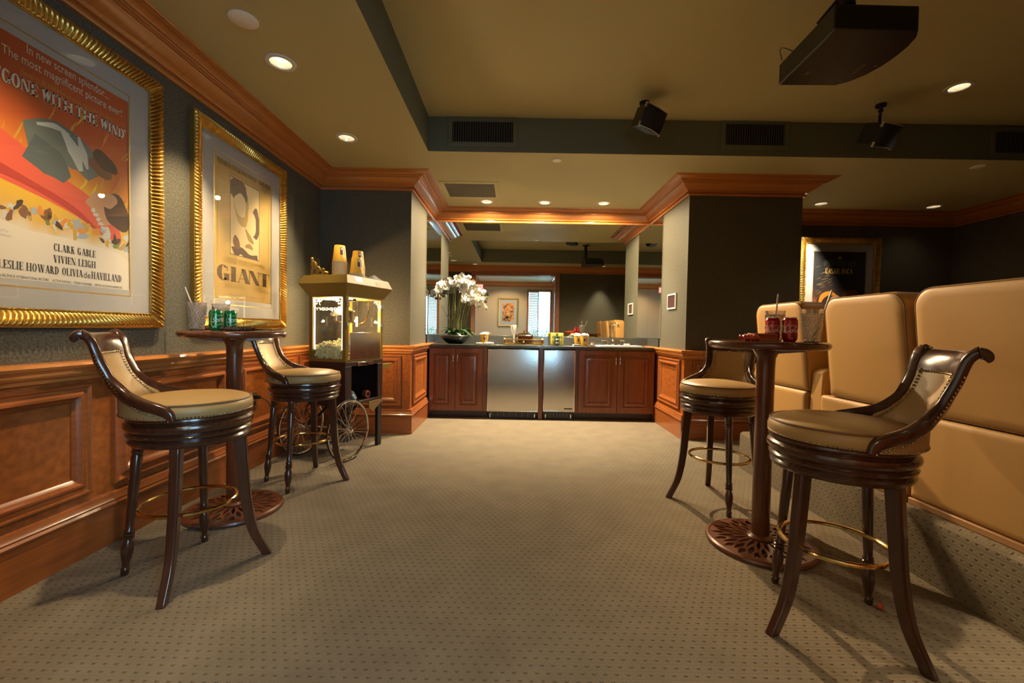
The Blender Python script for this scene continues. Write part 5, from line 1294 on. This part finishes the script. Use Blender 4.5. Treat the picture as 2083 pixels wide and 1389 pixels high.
cabinet('base_cabinet', .744, XB-.036, [(.785, 1.250, 'r'), (1.255, XB-.045, 'l')], 'cherry base cabinet with two wide doors below the sink, right end of the bar')
t = thing('divider_panel', 'cherry upright panel between the two steel appliances of the bar', 'panel', (0, 0, 0))
B().box((.302, CY+.005, 0), (.355, Y2-.02, CT-.037)).build('stile', 'cabinet', parent=t, bevel=.002)
# appliances
def appliance(name, label, cat, x0, x1, z0, badge):
    t = thing(name, label, cat, ((x0+x1)/2, CY, 0)); w = x1-x0
    B().box((-w/2+.005, .035, .06), (w/2-.005, .42, CT-.045)).build('case', 'black', parent=t, smooth=False)
    H = CT-.050
    f = lambda u, v: ((u-.5)*w, -.020-.006*sin(pi*v)-.002*sin(pi*u), z0+(H-z0)*v)
    b = B().grid(f, 12, 16)
    b.box((-w/2, -.0195, z0), (w/2, .03, H))
    b.build('door', 'steel', parent=t, angle=60)
    B().frame((0, -.020, 0), (1, 0, 0), (0, 0, 1), (0, -1, 0), -w/2, w/2, z0, H, [(0, 0), (0, .010), (.004, .011), (.007, .008), (.007, 0)]).build('door_edge', 'chrome', parent=t)
    b = B().box((-w/2+.01, .03, .0), (w/2-.01, .05, z0-.005)); b.build('toe_grille', 'black', parent=t, smooth=False)
    for k in range(7): B().box((-w/2+.05+k*(w-.10)/7, .026, .02), (-w/2+.05+k*(w-.10)/7+.012, .030, z0-.02)).build('grille_slot', 'dark_metal', parent=t)
    for s in (-1, 1): B().lathe([(.014, 0), (.014, .012), (.008, .016), (.008, .06)], 12, T=Matrix.Translation((s*(w/2-.035), .035, 0))).build('foot', 'chrome', parent=t)
    if badge: B().box((w/2-.125, -.024, z0+.028), (w/2-.025, -.0215, z0+.045)).build('badge', 'dark_metal', parent=t, bevel=.001)
M['dark_metal'] = mat('dark_metal', (.08, .075, .07), .4, .8)
appliance('undercounter_fridge', 'wide stainless steel undercounter fridge, left of the two bar appliances', 'fridge', -.315, .298, .095, False)
appliance('ice_maker', 'narrow stainless steel ice maker with a small badge, right of the fridge', 'ice maker', .360, .738, .105, True)
# worktop with a hole for the basin
sx0, sx1, sy0, sy1 = 1.02, 1.58, 5.215, 5.475
vs, fs = holed([(XA+.004, 5.125), (XB-.004, 5.125), (XB-.004, Y2-.014), (XA+.004, Y2-.014)], [[(sx0+.02, sy0+.02), (sx1-.02, sy0+.02), (sx1-.02, sy1-.02), (sx0+.02, sy1-.02)]], CT)
nv = len(vs); V = vs+[(x, y, CT-.035) for x, y, z in vs]; F = list(fs)+[tuple(i+nv for i in f[::-1]) for f in fs]
es = {}
for f in fs:
    for i in range(len(f)): es[(f[i], f[(i+1) % len(f)])] = 1
F += [(a_, e_, e_+nv, a_+nv) for (a_, e_) in es if (e_, a_) not in es]
tag(B().add(V, F).build('worktop', 'granite', bevel=.006, seg=3), 'long dark granite worktop of the bar', 'worktop')
b = B().box((XA+.016, Y2-.032, CT+.0005), (XB-.016, Y2-.0135, 1.004))
tag(b.build('backsplash', 'granite', bevel=.002), 'low granite backsplash along the mirror behind the bar', 'backsplash')
for x0, x1, w in ((XA+.010, XA+.0155, 'left'), (XB-.0155, XB-.010, 'right')):
    tag(B().box((x0, 5.14, CT+.0005), (x1, Y2-.014, 1.004)).build('side_splash', 'granite'), 'short granite upstand on the %s side wall of the bar alcove' % w, 'backsplash')
# sink and tap
sk = thing('sink', 'white drop-in basin with a raised rim at the right end of the bar', 'sink', ((sx0+sx1)/2, (sy0+sy1)/2, CT))
w, d = (sx1-sx0)/2, (sy1-sy0)/2
def rr(w, d, r, z, n=6): return [(x, y, z) for x, y in rounded(-w, w, -d, d, r, r, n)]
B().rings([rr(w, d, .05, .0005), rr(w, d, .05, .010), rr(w-.012, d-.012, .045, .013), rr(w-.026, d-.026, .04, .006), rr(w-.05, d-.05, .05, -.12), rr(.04, .03, .02, -.13)], True, False).build('basin', 'porcelain', parent=sk, angle=60)
B().lathe([(.02, -.129), (.022, -.126), (.001, -.126)], 20, caps=False).build('drain', 'chrome', parent=sk)
M['polished_brass'] = mat('polished_brass', (.80, .62, .36), .12, 1.0)
fa = thing('faucet', 'polished brass gooseneck faucet with two lever handles behind the basin', 'faucet', (1.265, 5.505, CT))
B().rings([rr(.105, .024, .02, 0), rr(.105, .024, .02, .010), rr(.095, .018, .016, .016)]).build('deck_plate', 'polished_brass', parent=fa, angle=40)
B().lathe([(.020, .016), (.022, .03), (.015, .045), (.013, .07), (.017, .078), (.011, .085)], 20).build('spout_base', 'polished_brass', parent=fa)
B().tube(catmull([(0, 0, .08), (0, 0, .20), (.0, -.004, .255), (.012, -.02, .288), (.03, -.045, .295), (.045, -.07, .275), (.05, -.078, .25)], 8), .010, 12).build('spout', 'polished_brass', parent=fa)
B().lathe([(.011, 0), (.015, .004), (.015, .016), (.010, .022)], 16, T=Matrix.Translation((.05, -.078, .232))).build('aerator', 'polished_brass', parent=fa)
for s in (-1, 1):
    B().lathe([(.018, .016), (.019, .025), (.012, .038), (.012, .055), (.017, .060), (.014, .072), (.006, .078)], 16, T=Matrix.Translation((s*.078, 0, 0))).build('valve', 'polished_brass', parent=fa)
    B().tube([(s*.078, 0, .066), (s*.115, -.008, .074), (s*.150, -.012, .070)], [.006, .0055, .008], 10).build('lever', 'polished_brass', parent=fa)

# orchid
rnd = random.Random(5)
M['bowl'] = mat('black_bowl', (.012, .012, .011), .3, coat=.3); M['orchid'] = mat('orchid_petal', (.80, .77, .70), .5); M['orchid_lip'] = mat('orchid_lip', (.62, .50, .12), .5)
M['leaf'] = mat('orchid_leaf', (.045, .105, .030), .35, noise=.4, nscale=20); M['stem'] = mat('orchid_stem', (.20, .23, .06), .5); M['twig'] = mat('dark_twig', (.06, .04, .02), .7); M['moss'] = mat('moss', (.07, .10, .03), .9, noise=.6, nscale=80)
op = thing('potted_orchid', 'large white orchid arrangement in a shallow black bowl at the left end of the bar', 'plant', (-.735, 5.345, CT))
B().lathe([(.001, 0), (.085, 0), (.12, .018), (.165, .055), (.190, .098), (.186, .104), (.176, .096), (.14, .075), (.001, .072)], 48, caps=False).build('bowl', 'bowl', parent=op, angle=50)
B().lathe([(.178, .092), (.12, .105), (.001, .112)], 32, caps=False).build('moss', 'moss', parent=op)
def leaf_mesh(L, w, bend):
    def f(u, v):
        x = v*L; hw = w*sin(pi*min(1, v*.93+.05))**.8
        return (x*(1-.15*bend*v), (u-.5)*2*hw, bend*L*(.45*v-.75*v*v)+.25*abs(u-.5)*hw*2)
    return B().grid(f, 6, 12)
for k in range(20):
    a = 2*pi*k/20+rnd.uniform(-.2, .2); L = rnd.uniform(.13, .24)
    leaf_mesh(L, rnd.uniform(.022, .034), rnd.uniform(.5, 1.4)).build('leaf', 'leaf', parent=op, loc=(.04*cos(a), .03*sin(a), .105+rnd.uniform(0, .03)), rot=(rnd.uniform(-.4, .4), -rnd.uniform(.1, .8), a), angle=80)
for k in range(7):
    a = rnd.uniform(0, 6.28); B().tube(catmull([(.10*cos(a), .08*sin(a), .10), (.15*cos(a), .10*sin(a), .14), (.19*cos(a)+.01, .12*sin(a), .06)], 5), .0035, 5).build('aerial_root', 'stem', parent=op)
def flower_mesh():
    b = B(); 
    def petal(a, L, w, tilt):
        def f(u, v):
            x = .004+v*L; hw = w*sin(pi*(.12+.88*v)*.98)**.6
            p = Vector((x, (u-.5)*2*hw, tilt*v*v*L+.006*(u-.5)**2)); c, s = cos(a), sin(a)
            return (p.x*c-p.y*s, p.x*s+p.y*c, p.z)
        b.grid(f, 5, 5)
    for a in (radians(10), radians(170)): petal(a, .036, .024, .15)
    for a in (radians(90), radians(225), radians(315)): petal(a, .034, .014, .1)
    b.ball((0, -.006, .006), .007, 5, 1); b.ball((0, -.014, .008), .005, 5, 1)
    return b
fl0 = None
stems = [((-.08, .0), (-.10, .02, .62), (-.17, .0, .70), (-.24, -.03, .67), (-.27, -.04, .62)), ((-.05, .02), (-.03, .02, .68), (-.06, .03, .78), (-.16, .02, .76), (-.24, .0, .70)), ((-.02, -.03), (.0, -.02, .66), (.03, -.04, .80), (.13, -.06, .80), (.26, -.08, .70)),
         ((.02, .02), (.06, .02, .62), (.13, .02, .74), (.26, .0, .70), (.37, -.03, .58)), ((.04, -.03), (.09, -.03, .55), (.16, -.06, .64), (.27, -.10, .60), (.36, -.12, .49)), ((.0, .03), (-.02, .03, .70), (.02, .02, .82), (.10, .0, .83), (.20, -.02, .78)), ((.07, .0), (.12, -.02, .48), (.14, -.05, .56), (.20, -.09, .56), (.27, -.12, .50))]
cd_ = Vector((.755, -5.345, .18)).normalized()
for si, (b0, *P) in enumerate(stems):
    # the tall stems bend over in flower sprays
    pts = [(b0[0], b0[1], .10), (b0[0]*.9+P[0][0]*.1, b0[1], .30)] + [tuple(p) for p in P]
    C = catmull(pts, 10); B().tube(C, [.0042-.002*k/len(C) for k in range(len(C))], 6).build('stem', 'stem', parent=op)
    n_ = 14
    for k in range(n_):
        q = C[int(len(C)*(.50+.49*k/(n_-1)))-1]; off = Vector((rnd.uniform(-.03, .03), rnd.uniform(-.045, .01), rnd.uniform(-.035, .03)))
        d = (Vector((rnd.uniform(-.7, .7), -1, rnd.uniform(-.35, .45)))).normalized(); rot = d.to_track_quat('Z', 'Y').to_euler()
        if fl0 is None: fl0 = o = flower_mesh().build('blossom', ['orchid', 'orchid_lip'], parent=op, angle=80)
        else: o = copy_part(fl0)
        o.location = q+off; o.rotation_euler = rot; sc_ = rnd.uniform(.85, 1.15)*(1 if k < n_-2 else .6); o.scale = (sc_,)*3
for k in range(9):
    a = rnd.uniform(0, 6.28); x, y = .05*cos(a), .04*sin(a)
    B().tube(catmull([(x, y, .10), (x*1.5+rnd.uniform(-.03, .03), y, .25), (x*2+rnd.uniform(-.06, .06), y, .36), (x*2.6+rnd.uniform(-.08, .08), y-.02, .47)], 6), .0022, 5).build('twig', 'twig', parent=op)

# cups, tray, cans on the bar
def corn_cup(x, y, label, seed, h=.135, tilt=0):
    t = make_cup(label, (x, y, CT+.0005), h=h, r0=.055, r1=.040, inverted=False, group='popcorn cups on the bar')
    cup_print(t, h, .055, .040, False, can_face(x, y)-.25)
    r = random.Random(seed); b = B()
    for k in range(70):
        a = r.uniform(0, 6.28); q = .05*sqrt(r.random()); z = h-.008+.03*(1-(q/.05)**2)*r.uniform(.3, 1)
        for j in range(2): b.ball((q*cos(a)+r.uniform(-.005, .005), q*sin(a)+r.uniform(-.005, .005), z+r.uniform(-.004, .004)), r.uniform(.006, .010), 4)
    o = b.build('popcorn', 'popcorn_pale', loc=(x, y, CT+.0005)); tag(o, 'pale popcorn heaped in the %s' % label.replace('yellow paper cup of popcorn ', 'cup '), 'popcorn', kind='stuff')
M['popcorn_pale'] = mat('pale_popcorn', (.80, .74, .60), .8)
corn_cup(-.375, 5.33, 'yellow paper cup of popcorn on the bar right of the orchid', 1, .125)
corn_cup(.80, 5.36, 'yellow paper cup of popcorn on the bar, rear one of the pair', 2, .125)
corn_cup(.865, 5.28, 'yellow paper cup of popcorn on the bar, front one of the pair', 3, .135)
M['wrap_white'] = mat('white_wrapper', (.70, .60, .52), .35, noise=.4, nscale=40)
wrapper((-.31, 5.22, CT), .2, .12, .05, .03, 'wrap_white', 'crumpled white and red wrapper beside the popcorn cup next to the orchid', 11, 'wrap_red')
wrapper((-.42, 5.21, CT), -.4, .09, .04, .024, 'wrap_white', 'small crumpled wrapper in front of the popcorn cup next to the orchid', 13, 'wrap_red')
carton((.76, 5.225, CT+.0005), .2, (.085, .05, .020), mat('blue_white_carton', (.55, .55, .62), .4), 'wrap_blue' if 'wrap_blue' in M else 'can_dark', 'small white and blue candy box in front of the popcorn cups on the bar')
wrapper((.93, 5.215, CT), -.2, .09, .035, .018, 'wrap_dark', 'small dark candy bar on the bar between the popcorn cups and the basin', 15, 'can_white')
def plain_marks(m1):
    def f(t, wrap, r, h):
        b = B()
        for z0, z1, a0, a1 in ((.55, .72, -.020, .020), (.30, .36, -.024, .024), (.20, .24, -.018, .018)): 
            n_ = 8; b.add([wrap(a0+(a1-a0)*k/n_, h*z0) for k in range(n_+1)]+[wrap(a0+(a1-a0)*k/n_, h*z1) for k in range(n_+1)], [(k, k+1, n_+2+k, n_+1+k) for k in range(n_)])
        b.build('label_print', m1, parent=t, smooth=False)
    return f
olive = mat('olive_ink', (.25, .26, .06), .4)
make_can('drink_can', (.485, 5.33, CT+.0005), 0, 'can_yellow', 'tall yellow drink can on the bar, left of the small dark can', 'can', 'tall yellow cans on the bar', h=.160, r=.034, marks=plain_marks(olive))
make_can('drink_can', (.580, 5.345, CT+.0005), 0, 'can_yellow', 'tall yellow drink can on the bar, right of the small dark can', 'can', 'tall yellow cans on the bar', h=.160, r=.034, marks=plain_marks(olive))
make_can('drink_can', (.527, 5.265, CT+.0005), 0, 'can_dark', 'small dark green and white can in front of the two tall yellow cans', 'can', h=.122, r=.031, marks=plain_marks('can_white'))
tr = thing('brass_tray', 'pierced brass gallery tray on the middle of the bar', 'tray', (.115, 5.31, CT+.0005))
B().rings([rr(.245, .115, .03, .006), rr(.245, .115, .03, .012)]).build('base', 'brass', parent=tr)
G = rounded(-.245, .245, -.115, .115, .03, .03, 8)
for z, r_ in ((.014, .006), (.030, .003), (.068, .006)):
    B().tube([(x, y, z) for x, y in G], r_, 8, closed=True).build('rail', 'brass', parent=tr)
pts = []
for i in range(len(G)):
    (x0, y0), (x1, y1) = G[i], G[(i+1) % len(G)]; L = hypot(x1-x0, y1-y0); m_ = max(1, int(L/.016))
    pts += [(x0+(x1-x0)*k/m_, y0+(y1-y0)*k/m_) for k in range(m_)]
b = B()
v_ = [(x, y) for x, y in pts]
# the pierced gallery: one wavy filigree wire
b.tube([(x, y, .020+.042*(k % 2)) for k, (x, y) in enumerate(v_)], .0026, 6, closed=True)
b.tube([(x, y, .062-.042*(k % 2)) for k, (x, y) in enumerate(v_)], .0026, 6, closed=True)
b.build('gallery', 'brass', parent=tr)
for x in (-.235, .235):
    for y in (-.105, .105): B().lathe([(.010, 0), (.014, .006), (.008, .014), (.009, .06), (.013, .072), (.006, .082), (.001, .084)], 14, T=Matrix.Translation((x, y, 0)), caps=False).build('corner_post', 'brass', parent=tr)
B().lathe([(.012, -.03), (.02, 0), (.012, .03)], 12, T=Matrix.Translation((0, -.118, .042)) @ Matrix.Rotation(pi/2, 4, 'X')).build('crest', 'brass', parent=tr)
tz = CT+.0135
# straws in a clear holder
M['paper_straw'] = mat('white_straw', (.78, .72, .66), .5)
hd = thing('straw_holder', 'clear glass holding white straws on the brass tray', 'glass', (-.005, 5.32, tz))
B().lathe([(.026, 0), (.028, .10), (.026, .10), (.024, .006), (.001, .006)], 28, caps=False).build('body', 'glass', parent=hd)
rnd = random.Random(9)
s0 = None
for k in range(13):
    a = 2*pi*k/13; lean_ = rnd.uniform(.08, .26)
    d = Vector((cos(a)*lean_, sin(a)*lean_*.7, 1)).normalized()
    loc = (-.005-.016*cos(a)*.6, 5.32-.016*sin(a)*.6, tz+.008)
    if s0 is None: s0 = o = tag(B().tube([(0, 0, 0), (0, 0, .225)], .0036, 8).build('drinking_straw', 'paper_straw'), 'white straw in the glass holder on the brass tray', 'straw', 'white straws in the holder on the brass tray')
    else: o = copy_part(s0)
    o.location = loc; o.rotation_euler = d.to_track_quat('Z', 'Y').to_euler()
# amber candy box with brass lid
am = thing('candy_jar', 'amber glass box with a domed brass lid on the brass tray', 'jar', (.135, 5.31, tz))
M['amber'] = mat('amber_glass', (.28, .055, .015), .12, coat=.6, noise=.5, nscale=50)
B().rings([rr(.078, .05, .015, 0), rr(.088, .06, .018, .03), rr(.095, .066, .02, .10)]).build('body', 'amber', parent=am, angle=40)
B().rings([rr(.099, .070, .022, .100), rr(.099, .070, .022, .112), rr(.075, .05, .02, .124), rr(.02, .014, .008, .132)]).build('lid', 'polished_brass', parent=am, angle=40)
B().lathe([(.006, .13), (.006, .142), (.015, .152), (.015, .162), (.005, .170), (.001, .172)], 16, caps=False).build('finial', 'polished_brass', parent=am)
for x in (-.085, .085): B().tube([(x, -.067, .0), (x*1.06, -.069, .05), (x*1.1, -.071, .10)], .004, 8).build('corner_strip', 'polished_brass', parent=am)
make_can('drink_can', (.045, 5.345, tz), 0, 'can_dark', 'dark green bottle-like can between the straws and the amber jar', 'can', h=.115, r=.028, marks=plain_marks('can_white'))
# small glass near the basin and a soap dish
sg = thing('shot_glass', 'tiny brown-striped glass on the bar left of the basin', 'glass', (.985, 5.40, CT+.0005))
B().lathe([(.016, 0), (.020, .05), (.018, .05), (.014, .006), (.001, .006)], 24, caps=False).build('body', mat('tinted_glass', (.35, .18, .12), .1, coat=.5), parent=sg)
B().lathe([(.0175, .016), (.0190, .032)], 24, caps=False).build('band', 'can_white', parent=sg)
sd = thing('soap', 'small pale soap bar on the rim of the white basin, right of the faucet', 'soap', (1.435, 5.462, CT+.0135))
B().rings([rr(.035, .018, .014, 0), rr(.040, .022, .016, .008), rr(.034, .018, .014, .020)]).build('bar', mat('soap_cream', (.70, .62, .48), .4), parent=sd, angle=60)
# control panel on the right wall
tp = thing('control_panel', 'small white-framed wall control panel on the lit side of the right pier', 'control panel', (XB, 4.745, 1.425))
B().frame((0, 0, 0), (0, 1, 0), (0, 0, 1), (-1, 0, 0), -.125, .125, -.085, .085, [(0, 0), (0, .014), (.003, .017), (.016, .017), (.018, .010), (.018, 0)]).build('frame', 'white', parent=tp)
B().box((-.009, -.108, -.068), (0, .108, .068)).build('screen', mat('dark_screen', (.06, .022, .022), .2), parent=tp, smooth=False)
